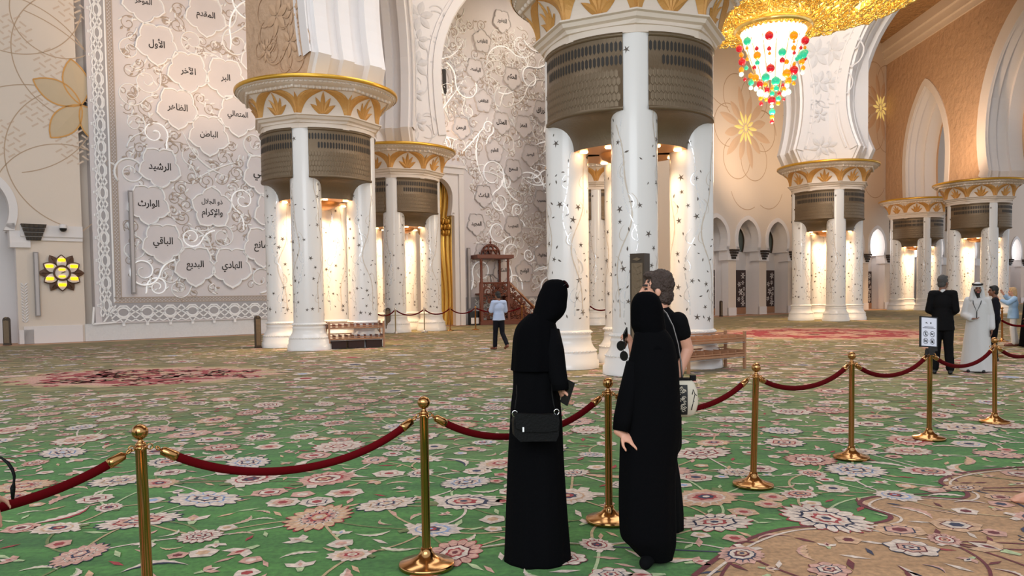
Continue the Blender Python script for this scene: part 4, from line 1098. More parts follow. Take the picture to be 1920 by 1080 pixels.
# the two big far medallions
MED = []
for (x, y, rx, ry, big_) in ((gp(275, 704)[0], gp(275, 704)[1], 2.75, 1.9, 1), (gp(1560, 624)[0] - .3, gp(1560, 624)[1], 4.4, 4.2, 1)):
    MED.append((x, y, max(rx, ry)))
    def el(k, amp, m): return [(x + rx * k * (1 + amp * math.cos(m * t * 2 * PI / 96)) * math.cos(t * 2 * PI / 96), y + ry * k * (1 + amp * math.cos(m * t * 2 * PI / 96)) * math.sin(t * 2 * PI / 96)) for t in range(96)]
    fan((x, y), el(1, .06, 16), STR, 2); fan((x, y), el(.86, .05, 16), PNK, 3); fan((x, y), el(.7, .07, 12), RED, 4); fan((x, y), el(.42, .08, 8), PNK, 5); fan((x, y), el(.2, .08, 8), RED, 6)
    for i in range(150):
        t = q.random() * 6.28; k = q.uniform(.15, .95); u, v = x + rx * k * math.cos(t), y + ry * k * math.sin(t)
        rosette(u, v, q.uniform(.1, .26), q.random() * 6, 8, q.choice([(PNK, RED, CRM, RED, TAN), (PNK, TAN, PNK, RED, TAN), (RED, PNK, WIN, PNK, CRM), (TAN, RED, CRM, RED, PNK)]), 8, 2)
big_f = []
def vis(x, y): return y > 2.6 and abs(x) < .70 * y + 1.2
def try_(x, y, r):
    for a, b_, c in big_f:
        if abs(a - x) < r + c and abs(b_ - y) < r + c and math.hypot(a - x, b_ - y) < (r + c) * 1.02: return False
    return True
def wallclear(x, y): return (Vector((x, y, 0)) - WQ.p).dot(WQ.n) > 1.3 and (Vector((x, y, 0)) - WA.p).dot(WA.n) > 1.6
yy = 2.6; prevrow = []
while yy < 46:
    st = .68 if yy < 17 else 1.25 if yy < 28 else 2.0
    xx = -.7 * yy - 1; row = []
    while xx < .7 * yy + 1:
        x, y = xx + q.uniform(-.3, .3) * st, yy + q.uniform(-.3, .3) * st; xx += st
        if not vis(x, y) or not wallclear(x, y) or any(math.hypot(x - a, y - b_) < c * .95 for a, b_, c in MED): continue
        r = q.choice((q.uniform(.13, .22), q.uniform(.2, .34))) * (1 if yy < 17 else 1.15); zone = 'b' if inside(x, y) else 'g'
        lod = 0 if yy < 12 else 1 if yy < 20 else 2
        if try_(x, y, r):
            big_f.append((x, y, r)); row.append((x, y))
            k = q.random()
            if k < .5: rosette(x, y, r, q.random() * 6.28, 10, palette(zone), None, lod, q.uniform(.6, 1))
            else: palmette(x, y, r * 1.05, q.random() * 6.28, 10, palette(zone), 1 if lod else 0)
    for p in row:                                     # stems from flower to flower
        for r_ in (row + prevrow):
            if p != r_ and math.hypot(p[0] - r_[0], p[1] - r_[1]) < st * 1.45 and q.random() < .75 and yy < 24:
                bz = inside(*p); vine(arc(p, r_, q.uniform(-.4, .4)), .02 if yy < 12 else .03, q.choice((WIN, NVY, WIN)) if bz else q.choice((PGR, CRM, STR, STR, OLV)), 7)
    prevrow = row; yy += st
med = 0
for st, n_ in ((.4, 1), (.26, 2), (.2, 3)):
    yy = 2.6
    while yy < (34 if n_ == 1 else 24 if n_ == 2 else 14):
        k_ = 1 if yy < 12 else 1.4
        xx = -.7 * yy - 1
        while xx < .7 * yy + 1:
            x, y = xx + q.uniform(-.4, .4) * st, yy + q.uniform(-.4, .4) * st; xx += st * k_
            if not vis(x, y) or not wallclear(x, y) or any(math.hypot(x - a, y - b_) < c * .9 for a, b_, c in MED): continue
            zone = 'b' if inside(x, y) else 'g'; r = {1: q.uniform(.1, .17), 2: q.uniform(.06, .1), 3: q.uniform(.04, .06)}[n_]
            near = [(a, b_, c) for a, b_, c in big_f if abs(a - x) < .8 and abs(b_ - y) < .8]
            if any(math.hypot(a - x, b_ - y) < (r + c) * .93 for a, b_, c in near): continue
            big_f.append((x, y, r)); a = q.random() * 6.28; pal = palette(zone); k = q.random(); lod = 0 if yy < 7 else 1 if yy < 12 else 2
            if n_ == 1:
                if k < .4: rosette(x, y, r, a, 10, pal, q.choice((6, 7, 8)), max(lod, 1) if yy > 5 else 0)
                elif k < .75: saz(x, y, r * 3.0, a, q.choice((-1, 1)) * q.uniform(.1, .3), 8, pal[0], pal[1] if q.random() < .5 else pal[2])
                else: bud(x, y, r * 1.2, a, 9, pal)
            elif n_ == 2:
                if k < .4: bud(x, y, r * 1.25, a, 9, pal)
                elif k < .75: saz(x, y, r * 2.6, a, q.choice((-1, 1)) * .25, 8, pal[0], PGR if zone == 'g' else pal[1])
                else: rosette(x, y, r, a, 10, pal, 5, 2)
            else:
                T = tr(x, y, r * 1.6, a); poly([T(-1, 0), T(-.2, .32), T(1, .15), T(.1, -.18)], q.choice((CRM, PGR, PNK, RED, TAN)) if zone == 'g' else q.choice((WIN, NVY, CRM, RED)), 8)
        yy += st * k_
carpet = cp.build('carpet', CM, None, (0, 0, -.0075))
tag(carpet, 'vast green floral carpet covering the whole hall floor', 'carpet')
# ------------------------------------------------------------------ brass rope stanchions
def stanchion_proto():
    root = empty('rope_stanchion')
    m = MB(); m.lathe([(.0, 0), (.160, 0), (.163, .004), (.163, .022), (.158, .027), (.10, .040), (.055, .066), (.036, .092), (.031, .115), (.0, .115)], 40); m.build('base', M['brass'], root)
    m = MB(); m.lathe([(.0255, .10), (.0255, .885), (.029, .886), (.029, .900), (.0, .902)], 24); m.build('pole', M['brass'], root)
    m = MB(); m.lathe([(.016, .90), (.024, .903), (.027, .908), (.020, .916), (.012, .926), (.011, .936), (.018, .943), (.0, .945)], 24); m.build('neck', M['brass'], root)
    m = MB(); m.ball((0, 0, .968), .0375, 20); m.build('ball_finial', M['brass'], root)
    for k in range(4):
        a = k * PI / 2 + .62; c = (.040 * math.cos(a), .040 * math.sin(a), .893)
        r = MB(); ux, uy = math.cos(a), math.sin(a)
        r.tube([(c[0] + .013 * math.cos(t * PI / 6) * ux, c[1] + .013 * math.cos(t * PI / 6) * uy, c[2] + .013 * math.sin(t * PI / 6)) for t in range(13)], .0035, 6, caps=False)
        r.build('hook_ring', M['brass'], root)
    return root
SP = stanchion_proto(); ST = []
SB = [(800, 1062), (1142, 977), (1412, 911), (1596, 859), (1742, 823), (1865, 792)]
pts = [ground(*p) for p in SB]
d0 = (pts[1] - pts[0]).normalized()
s1 = at(273, 803, 3.62); pts = [Vector((s1.x - .012, 3.62, 0))] + pts
lab = ['brass rope stanchion at the lower left, its base below the frame edge', 'brass rope stanchion with whole base showing, left of the women', 'brass rope stanchion standing between the two women in black', 'brass rope stanchion just right of the standing group', 'brass rope stanchion on the right, second left of the notice', 'brass post that carries the framed notice instead of a ball', 'brass rope stanchion in front of the man in the white robe']
for i, p in enumerate(pts):
    o = SP if i == 0 else copy_tree(SP); o.location = (p.x, p.y, 0); o.rotation_euler = (0, 0, .05 * i); tag(o, lab[i], 'stanchion', 'brass stanchions of the front rope line'); ST.append(o)
ST[3].rotation_euler = (0, R(1.6), .2); ST[0].rotation_euler = (0, R(-.9), 0); ST[6].rotation_euler = (0, R(-1.0), .3)
for ch in list(ST[5].children):                       # the post with the notice has a black clamp instead of a ball
    if ch.name.startswith(('ball_finial', 'neck')): bpy.data.objects.remove(ch)
def rope(p, q, z0, z1, sag, rad, label, group, fer=True, mt='velvet', mf='brass', name='velvet_rope'):
    p = Vector((p[0], p[1], z0)); q = Vector((q[0], q[1], z1)); d = (q - p); h = Vector((d.x, d.y, 0)).normalized()
    p = p + h * .052; q = q - h * .052
    N = 36; P = []
    for i in range(N + 1):
        t = i / N; v = p.lerp(q, t); k = 4 * t * (1 - t); v.z -= sag * (k * .8 + .2 * (1 - (2 * t - 1) ** 4)); P.append(v)
    root = empty(name, tuple(P[0]), 0, label, 'rope', group); P = [v - P[0] for v in P]
    n0 = 2 if fer else 0
    m = MB(); m.tube(P[n0:N + 1 - n0], rad, 12); m.build('velvet_cover', M[mt], root)
    if fer:
        for sg in (0, 1):
            A = P if sg == 0 else P[::-1]
            u = (A[3] - A[1]).normalized(); st_ = A[2] - u * .055
            m = MB(); m.tube([st_ - u * .01, st_, A[2], A[2] + u * .018], [.008, rad * 1.02, rad * 1.16, rad * 1.16], 14); fo = m.build('brass_ferrule', M[mf], root)
            m = MB(); e = A[0]; f = st_ - u * .012; pr = u.orthogonal().normalized()
            m.tube([e + (f - e) * t * 1.0 + pr * .008 * math.sin(PI * t) for t in (0, .25, .5, .75, 1)] + [e + (f - e) * t - pr * .008 * math.sin(PI * t) for t in (.75, .5, .25, 0)], .0045, 6); m.build('snap_hook', M[mf], fo)
    return root
pL = pts[0] - (pts[1] - pts[0]) * 1.08; pR = pts[-1] + (pts[-1] - pts[-2]) * 1.0
rl = ['red velvet rope cut by the left edge of the frame', 'red velvet rope sagging between the two posts at lower left', 'red velvet rope running behind the woman with the shoulder bag', 'red velvet rope passing behind the right-hand pair of the group', 'red velvet rope between the two posts right of the group', 'red velvet rope ending left of the framed notice', 'red velvet rope from the notice post towards the man in white', 'red velvet rope cut by the right edge of the frame, nearest row']
chain = [pL] + pts + [pR]
sags = [.20, .205, .20, .19, .15, .16, .17, .16]
for i in range(len(chain) - 1): rope(chain[i], chain[i + 1], .89, .89, sags[i], .0215, rl[i], 'red velvet ropes of the front line')
# framed notice on the sixth post
sp_ = pts[5]
cl = MB(); cl.box((0, 0, .915), (.075, .06, .05)); cl.box((.0, -.02, .945), (.11, .045, .03)); cl.tube([(-.05, 0, .885), (.05, 0, .885)], .02, 10)
cb = cl.build('sign_clamp', M['black'], ST[5]); 
sg = empty('notice_board', (sp_.x, sp_.y, .955), R(10), 'black framed white notice with four round prohibition symbols, on a brass post', 'sign')
sg.rotation_euler = (R(-6), R(5), R(14))
m = MB(); W_, H_s = .205, .31
for x in (-W_ / 2, W_ / 2): m.box((x - .02, 0, .02 + H_s / 2), (.012, .02, H_s + .012))
for z in (.02, .02 + H_s): m.box((-.02, 0, z), (W_ + .012, .02, .012))
m.box((-.02, .008, .02 + H_s / 2), (W_, .004, H_s)); m.box((.0, .0, -.0), (.03, .015, .05)); m.build('frame', M['frameblk'], sg)
m = MB(); m.box((-.02, -.004, .02 + H_s / 2), (W_ - .01, .006, H_s - .01)); pp = m.build('paper', M['paper'], sg)
def SG(a, z, d=0.0): return Vector((a - .02, -.0075 - d, .02 + H_s / 2 + z))
ic = MB()
def blob(pts_, cx, cz): ic.add([SG(cx + a, cz + b_, .0005) for a, b_ in pts_], [tuple(range(len(pts_)))])
def circ(cx, cz):
    global ic
    ic = MB(); inlay_circle(ic, SG, cx, cz, .029, wd=.0045, d=.001, n=28); ribbon(ic, SG, [(cx - .02, cz + .02), (cx + .02, cz - .02)], .004, .001)
def done(n): ic.build(n, M['ink'], pp)
circ(-.042, -.022); blob([(-.004, .012), (.004, .012), (.006, .02), (0, .024), (-.006, .02)], -.042, -.022); ribbon(ic, SG, [(-.042, -.012), (-.044, -.026), (-.052, -.042)], .007, .0006); ribbon(ic, SG, [(-.044, -.026), (-.034, -.034), (-.036, -.044)], .006, .0006); ribbon(ic, SG, [(-.055, -.018), (-.042, -.016), (-.03, -.008)], .005, .0006); done('prohibition_symbol')
circ(.042, -.022); blob([(-.02, -.006), (.006, -.006), (.012, .002), (.02, .004), (.02, .008), (.008, .007), (-.02, .007)], .042, -.022); done('prohibition_symbol')
circ(-.042, -.098)
for dx in (-.014, 0, .013): blob([(dx - .005, -.012), (dx + .005, -.012), (dx + .004, .004), (dx + .006, .012), (dx - .006, .012), (dx - .003, .004)], -.042, -.098)
done('prohibition_symbol')
circ(.042, -.098); blob([(-.012, -.016), (.012, -.016), (.014, -.002), (.006, .004), (-.004, .004), (-.014, -.002)], .042, -.098)
for dx in (-.009, .008): blob([(dx - .004, 0), (dx + .004, 0), (dx + .007, .02), (dx - .001, .016)], .042, -.098)
done('prohibition_symbol')
for y_, w_, n_ in ((.052, .115, 11), (.04, .16, 15)):
    ic = MB()
    for k in range(n_):
        x0 = -w_ / 2 + w_ * k / n_; ribbon(ic, SG, [(x0, y_), (x0 + w_ / n_ * .9, y_)], .0055, .0006)
    done('text_line')
ic = MB(); blob([(-.045, .088), (-.014, .088), (-.018, .095), (-.026, .092), (-.030, .098), (-.036, .104), (-.042, .096)], 0, 0); done('logo')
ic = MB(); blob([(.016, .086), (.028, .086), (.031, .097), (.022, .106), (.013, .097)], 0, 0); done('logo')

# ------------------------------------------------------------------ far rope lines
def far_post(key, x, yb, h, mt, label, group):
    g_ = ground(x, yb); o = empty('slim_rope_post', (g_.x, g_.y, 0), 0, label, 'stanchion', group)
    m = MB(); m.lathe([(0, 0), (.16, 0), (.16, .02), (.05, .05), (.03, .09), (0, .09)], 20); m.build('base', M[mt], o)
    m = MB(); m.lathe([(.026, .06), (.026, h - .06), (.034, h - .05), (.034, h - .02), (0, h - .02)], 12); m.build('pole', M[mt], o)
    m = MB(); m.ball((0, 0, h), .042, 10); m.build('ball_finial', M[mt], o)
    return g_
FP = [(742, 625, 'chrome', 'slim chrome rope post, first from the left by the niche column'), (796, 623, 'chrome', 'slim chrome rope post at the right foot of the niche column'), (844, 620, 'brass', 'slim brass rope post before the gold flutes'), (892, 618.5, 'brass', 'slim brass rope post left of the walking man'), (979, 616, 'brass', 'slim brass rope post at the foot of the pulpit stair')]
fg = [far_post(i, x, y, 1.0, m_, l, 'slim rope posts before the niche') for i, (x, y, m_, l) in enumerate(FP)]
fl_ = ['thin dark red rope behind the shelf, left end of the far line', 'thin dark red rope across the niche column base', 'thin dark red rope before the gold flutes', 'thin dark red rope left of the walking man', 'thin dark red rope behind the walking man']
f0 = ground(700, 627)
for i, (a, b_) in enumerate(zip([f0] + fg[:-1], fg)): rope(a, b_, .93, .93, .2, .026, fl_[i], 'thin ropes of the far line', False)
f1 = ground(1105, 612.5); f2 = ground(1150, 611); 
rope(f1, f2, .93, .93, .2, .03, 'thin dark red rope seen between the shafts of the tall column', 'thin ropes of the far line', False)
b1, b2 = ground(1866, 640), ground(1879, 642)
bp_ = []
for (x, y, l) in ((1866, 668, 'brass rope stanchion directly behind the front post, beside the white robe'), (1879, 641, 'brass rope stanchion behind the robed man, left of the blonde woman')):
    g_ = ground(x, y); o = copy_tree(SP); o.location = (g_.x, g_.y, 0); tag(o, l, 'stanchion', 'brass stanchions of the second rope line'); bp_.append(g_)
rope(bp_[0], ground(1960, 668), .89, .89, .2, .024, 'red velvet rope of the second line, cut by the right frame edge', 'ropes of the second line')

# ------------------------------------------------------------------ low book racks
def book_rack(name, A, Bp, depth, zt, label, boxes):
    A = Vector((A.x, A.y, 0)); Bp = Vector((Bp.x, Bp.y, 0)); L = (Bp - A).length; u = (Bp - A) / L
    o = empty(name, tuple(A), math.atan2(u.y, u.x), label, 'book rack')
    for x in (0, L):
        for y in (0, depth):
            m = MB(); m.box((x, y, zt / 2), (.05, .05, zt)); m.build('leg', M['woodlight'], o)
    for z in (zt - .2, zt * .34):
        m = MB(); [m.box((L / 2, depth * (j + .5) / 6, z), (L + .04, depth / 6 * .62, .022)) for j in range(6)]; m.box((L / 2, 0, z + .02), (L, .025, .045)); m.box((L / 2, 0, z + .07), (L, .02, .022)); m.box((L / 2, depth, z + .15), (L, .025, .03)); m.box((L / 2, depth, z + .08), (L, .02, .025)); m.box((.01, depth / 2, z + .02), (.02, depth, .04)); m.box((L - .01, depth / 2, z + .02), (.02, depth, .04))
        m.build('shelf', M['woodlight'], o)
        n = 9 if boxes else 7
        for k in range(n + 1):
            m = MB(); m.box((L * k / n, depth / 2, z + .075), (.02, depth * .9, .11)); m.build('divider', M['woodlight'] if not boxes else M['wood'], o)
    for z in (zt - .225, zt * .34 - .025):
        m = MB(); m.box((L / 2, -.01, z), (L, .03, .012)); m.build('metal_edge', M['strip'], o)
    return o, L
rA, rB = ground(618, 655), ground(720, 651)
ra, La = book_rack('low_book_rack', rA, rB, .55, .80, 'low wooden book rack with dark boxes beneath, at the foot of the left column', True)
for k in range(3):
    o = empty('book_box', tuple(ra.matrix_basis @ Vector((La * (k + .5) / 3, .3, 0))), ra.rotation_euler.z, ['dark box under the left book rack, left one', 'dark box under the left book rack, middle one', 'dark box under the left book rack, right one'][k], 'box', 'dark boxes under the left rack')
    m = MB(); w_ = La / 3 - .06; m.box((0, 0, .11), (w_, .42, .2)); m.build('box_body', M['wooddark'], o)
    m = MB(); m.box((0, 0, .22), (w_ + .01, .43, .025)); m.build('lid', M['wooddark'], o)
rC, rD = ground(1291, 701), ground(1396, 691)
rb_, Lb = book_rack('low_book_rack', rC, rD, .5, .76, 'low wooden book rack with two barred shelves, right of the tall column', False)

# ------------------------------------------------------------------ dark bronze speaker pillars
def pillar(x, yb, h, wd, label, rz, two=False):
    g_ = ground(x, yb); o = empty('floor_loudspeaker', (g_.x, g_.y, 0), rz, label, 'speaker pillar', 'bronze speaker pillars')
    m = MB(); P = [(-wd / 2, 0), (wd / 2, 0), (wd / 2, h - wd / 2)] + [(wd / 2 * math.cos(t * PI / 8), h - wd / 2 + wd / 2 * math.sin(t * PI / 8)) for t in range(1, 8)] + [(-wd / 2, h - wd / 2)]
    if two: P = [(-wd / 2, 0), (wd / 2, 0), (wd / 2, h), (-wd / 2, h)]
    m.prism(P, lambda a, b_, d: (a, d, b_), -wd * .4, wd * .4); m.build('housing', M['bronzedark'], o, fix=True)
    m = MB(); m.prism([(-wd * .38, .08), (wd * .38, .08), (wd * .38, h - wd * .6), (-wd * .38, h - wd * .6)], lambda a, b_, d: (a, d, b_), -wd * .43, -wd * .39)
    for k in range(int(h / .12)):
        m.prism([(-wd * .3, .12 + k * .12), (0, .09 + k * .12), (wd * .3, .12 + k * .12), (0, .15 + k * .12)], lambda a, b_, d: (a, d, b_), -wd * .46, -wd * .42)
    m.build('grille', M['bronze'], o, fix=True)
    m = MB(); m.prism([(-wd * .55, 0), (wd * .55, 0), (wd * .55, .04), (-wd * .55, .04)], lambda a, b_, d: (a, d, b_), -wd * .5, wd * .5); m.build('plinth', M['bronzedark'], o, fix=True)
    return o
pillar(14, 647, .98, .21, 'dark bronze round-topped pillar at the left frame edge under the flower clock', R(20))
pillar(484, 652.5, 1.0, .17, 'dark bronze pillar on the carpet left of the nearest left column', R(35))
pillar(728, 624, 1.04, .2, 'dark bronze round-topped pillar beside the niche column', R(10))
pillar(1352, 593.5, .95, .16, 'dark bronze pillar before the first small arch', R(30))
pillar(1201, 714, 2.26, .28, 'tall bronze cabinet pillar standing against the front shaft behind the short-haired person', R(-35), True)

# ------------------------------------------------------------------ carved pulpit
g0 = ground(901, 609.5); g1 = ground(1004, 606.5)
mu = (Vector((g1.x, g1.y, 0)) - Vector((g0.x, g0.y, 0))); ml = mu.length; ma = math.atan2(mu.y, mu.x)
kx = ml / 103.0
pul = empty('carved_pulpit', (g0.x, g0.y, 0), ma, 'dark carved wooden pulpit with stair, slim posts and pierced dome', 'pulpit')
kz = g0.y / F_PX
zp = lambda y: (609.5 - y) * kz
PD = 1.25; xl, xr = 0.0, 56 * kx; zdk = zp(531); ztp = zp(484)
m = MB(); m.box((ml / 2, PD / 2, .09), (ml, PD + .1, .18)); m.box((xr / 2, PD / 2, zdk - .55), (xr - .1, PD - .1, .08)); m.build('plinth', M['wood'], pul)
st_ = MB(); ns_ = 9
for k in range(ns_):
    x0 = xr + (ml - xr) * k / ns_; zt_ = (zdk - .6) * (1 - (k + 1) / (ns_ + 1)); st_.box((x0 + (ml - xr) / ns_ / 2, PD / 2, zt_ / 2 + .1), ((ml - xr) / ns_, PD - .16, max(zt_, .1)))
st_.build('steps', M['wood'], pul)
def screen(y, poly_, name):
    m = MB(); n = len(poly_)
    for i in range(n):
        a, b_ = poly_[i], poly_[(i + 1) % n]; m.tube([(a[0], y, a[1]), (b_[0], y, b_[1])], .045, 6)
    qq = random.Random(3); seen = []
    xs = [p[0] for p in poly_]; zs = [p[1] for p in poly_]
    def ins(x, z):
        r = False; j = n - 1
        for i in range(n):
            if (poly_[i][1] > z) != (poly_[j][1] > z) and x < (poly_[j][0] - poly_[i][0]) * (z - poly_[i][1]) / (poly_[j][1] - poly_[i][1]) + poly_[i][0]: r = not r
            j = i
        return r
    for i in range(900):
        x, z, r = qq.uniform(min(xs), max(xs)), qq.uniform(min(zs), max(zs)), qq.choice((.22, .17, .12, .09))
        if not ins(x, z) or any(math.hypot(x - a, z - b_) < (r + c) * .86 for a, b_, c in seen): continue
        if not all(ins(x + r * .8 * math.cos(t), z + r * .8 * math.sin(t)) for t in (0, 1.57, 3.14, 4.7)): continue
        seen.append((x, z, r)); a0 = qq.random() * 6; sg_ = qq.choice((-1, 1))
        m.tube([(x + r * (1 - .75 * t / 18) * math.cos(a0 + sg_ * t / 18 * 8), y, z + r * (1 - .75 * t / 18) * math.sin(a0 + sg_ * t / 18 * 8)) for t in range(19)], .028, 4, flat=1.0)
        if qq.random() < .6:
            for k in range(5):
                t = k * PI * .4; m.tube([(x, y, z), (x + r * .6 * math.cos(t), y, z + r * .6 * math.sin(t))], [.035, .012], 4)
        m.tube([(x + r * math.cos(a0), y, z + r * math.sin(a0)), (x + r * 1.7 * math.cos(a0 + .5), y, z + r * 1.7 * math.sin(a0 + .5))], .024, 4)
    return m.build(name, M['wood'], pul)
for y in (0, PD):
    screen(y, [(xl, .2), (ml - .05, .2), (ml - .05, .75), (xr, zdk), (xl, zdk)], 'pierced_side_panel')
screen(0, [(xl, .2), (xl + .01, .2), (xl + .01, zdk), (xl, zdk)], 'end_panel') if False else None
m = MB()
for y in (0, PD): m.tube([(xr - .1, y, zdk + .06), (ml, y, .8)], .05, 8); m.box((ml - .04, y, .5), (.12, .12, .75))
m.build('handrail', M['woodlight'], pul)
for x in (.09, xr - .1):
    for y in (.02, PD - .02):
        m = MB(); m.lathe([(.09, 0), (.09, .06), (.065, .09), (.06, ztp - zdk - .2), (.085, ztp - zdk - .16), (.06, ztp - zdk - .1), (.09, ztp - zdk)], 14, 0, (x, y, zdk)); m.box((x, y, zdk / 2 + .1), (.13, .13, zdk - .2)); m.build('post', M['wood'], pul)
m = MB(); m.box((xr / 2, PD / 2, ztp + .08), (xr + .32, PD + .32, .18)); m.box((xr / 2, PD / 2, ztp + .0), (xr + .14, PD + .14, .08)); m.build('canopy', M['wood'], pul)
dm = MB(); rd = 18.5 * kz; zb_ = ztp + .17
for k in range(10):
    a = k * PI / 5
    for sg_ in (-1, 1):
        dm.tube([(xr / 2 + rd * math.cos(t / 10 * PI / 2) * math.cos(a + sg_ * t * .07), PD / 2 + rd * math.cos(t / 10 * PI / 2) * math.sin(a + sg_ * t * .07), zb_ + rd * 1.12 * math.sin(t / 10 * PI / 2)) for t in range(11)], .03, 5)
for t in (0, .45, .95): dm.tube([(xr / 2 + rd * math.cos(t) * math.cos(i * PI / 14), PD / 2 + rd * math.cos(t) * math.sin(i * PI / 14), zb_ + rd * 1.12 * math.sin(t)) for i in range(29)], .035, 5)
dm.tube([(xr / 2, PD / 2, zb_ + rd * 1.08), (xr / 2, PD / 2, zb_ + rd * 1.12 + .45)], [.03, .006], 6); dm.ball((xr / 2, PD / 2, zb_ + rd * 1.12 + .1), .06, 8); dm.ball((xr / 2, PD / 2, zb_ + rd * 1.12 + .28), .035, 8)
dm.build('pierced_dome', M['wood'], pul)
m = MB(); m.box((xr * .42, PD * .4, zdk + .42), (.3, .24, .03), 0, .3); m.tube([(xr * .5, PD * .4, zdk - .3), (xr * .46, PD * .4, zdk + .4)], .02, 6); m.build('reading_stand', M['black'], pul)
fb = empty('floor_socket_stand', tuple(ground(890, 609.5)), ma, 'small dark equipment box with white sockets beside the pulpit', 'box')
m = MB(); m.box((0, .1, .35), (.5, .3, .7)); m.build('box_body', M['black'], fb); m = MB()
for dx in (-.12, .12): m.box((dx, -.06, .22), (.17, .03, .3))
m.build('socket_plates', M['marblew'], fb)

# ------------------------------------------------------------------ chandelier
cY = 27.0; c0 = at(1450, 60, cY)
ch = empty('crystal_chandelier', (c0.x, c0.y, c0.z), 0, 'huge gold chandelier with a hanging cluster of red, amber and green glass balls', 'chandelier')
q = random.Random(9)
GOLDC = mat('chandelier_gold', (250, 214, 132), .22, metal=.9, emit=.10, ecol=(255, 200, 90), var=.15, vscale=6)  # faint emission stands in for inner lamps shining on the gilding
GLOW = mat('chandelier_glow', (255, 232, 176), .5, emit=1.9, ecol=(255, 222, 150))
CRY = mat('lit_crystal', (255, 246, 240), .3, emit=.8, ecol=(255, 236, 230))
RW, ZT = 4.95, 1.05
def dish(r): return .45 + (ZT - .45) * (r / RW) ** 2       # underside height at radius r
m = MB(); m.lathe([(.05 + (RW - .05) * i / 14, dish(.05 + (RW - .05) * i / 14) + .45) for i in range(15)] + [(RW + .25, ZT + 1.3), (RW - 1, ZT + 2.2), (1.5, ZT + 3.5)], 48); m.build('glowing_bowl', GLOW, ch)
m = MB()
for i in range(2000):                                # gilt scrolls all over the underside
    r = .2 + (RW - .1) * q.random() ** .6; a = q.random() * 2 * PI
    z = dish(r) + .22 + q.uniform(-.16, .16); rr = q.uniform(.1, .3); a0 = q.random() * 6; pts_ = []
    tx = Vector((math.cos(a), math.sin(a), .7)).normalized(); ty = Vector((-math.sin(a), math.cos(a), 0)); 
    c = Vector((r * math.cos(a), r * math.sin(a), z))
    if q.random() < .5: tx = Vector((0, 0, 1))
    for t in range(9):
        g_ = rr * (1 - .7 * t / 9); pts_.append(c + tx * g_ * math.cos(a0 + t * .75) + ty * g_ * math.sin(a0 + t * .75))
    m.tube(pts_, [.04 * (1 - .5 * t / 9) for t in range(9)], 4)
for i in range(420):
    r = 1.1 + (RW - 1.0) * math.sqrt(q.random()); a = q.random() * 2 * PI; z = dish(r) + .2
    m.tube([(r * math.cos(a), r * math.sin(a), z), ((r + .5) * math.cos(a + .04), (r + .5) * math.sin(a + .04), dish(r + .5) + .22)], [.02, .06], 4)
for k, zz in ((RW + .1, ZT + .2), (RW + .25, ZT + .5), (RW + .3, ZT + .9)):
    for sg_ in (0, 1): m.tube([((k + .08 * math.sin(i * 1.2 + sg_ * PI)) * math.cos(2 * PI * i / 160), (k + .08 * math.sin(i * 1.2 + sg_ * PI)) * math.sin(2 * PI * i / 160), zz + .1 * math.cos(i * 1.2 + sg_ * PI)) for i in range(161)], .06, 5)
m.lathe([(1.25, .02), (1.33, .12), (1.25, .24), (1.1, .3)], 40)
m.build('gilt_scrollwork', GOLDC, ch)
m = MB(); m.lathe([(.12, 5), (.12, 20 - c0.z - .35)], 12); m.build('suspension_rod', GOLDC, ch)
kc = cY / F_PX
for (rt, z0, z1) in ((1.06, -.02, -.5), (.84, -.6, -1.02), (.6, -1.12, -1.48)):
    m = MB(); m.lathe([(rt * .98, z0), (rt, z0 - .05), (rt * .9, z1), (rt * .5, z1 - .04), (0, z1 - .04)], 32)
    for i in range(40): m.ball((rt * 1.0 * math.cos(i * PI / 20), rt * 1.0 * math.sin(i * PI / 20), z0), .045, 6)
    m.build('crystal_tier', CRY, ch)
BC = {'r': mat('red_glass', (214, 20, 48), .08, coat=.6, emit=.30, ecol=(210, 10, 40)), 'o': mat('amber_glass', (250, 160, 10), .08, coat=.6, emit=.4, ecol=(250, 150, 0)), 'g': mat('green_glass', (40, 205, 160), .08, coat=.6, emit=.4, ecol=(40, 210, 165)), 'w': mat('pale_glass', (220, 255, 244), .08, coat=.6, emit=.6, ecol=(210, 250, 240))}
def ballat(x, y, rp, c, back=0.0):                   # picture position -> place on the cluster
    v = at(x, y, cY - .9 + back); l = v - Vector(c0)
    tz = -l.z / 3.2; rmax = 1.42 * (1 - max(0, min(1, tz)) ** 1.7) + .02
    yy = -math.sqrt(max(0.0, rmax * rmax - l.x * l.x)); vv = at(x, y, cY + yy) - Vector(c0)
    m = MB(); m.ball(tuple(vv), rp * cY / F_PX, 14); m.ball((vv.x, vv.y, vv.z + rp * cY / F_PX), .025, 6); return m.build('glass_ball', BC[c], ch)
X0, Y0, Z0 = 1330, 0, 4.5
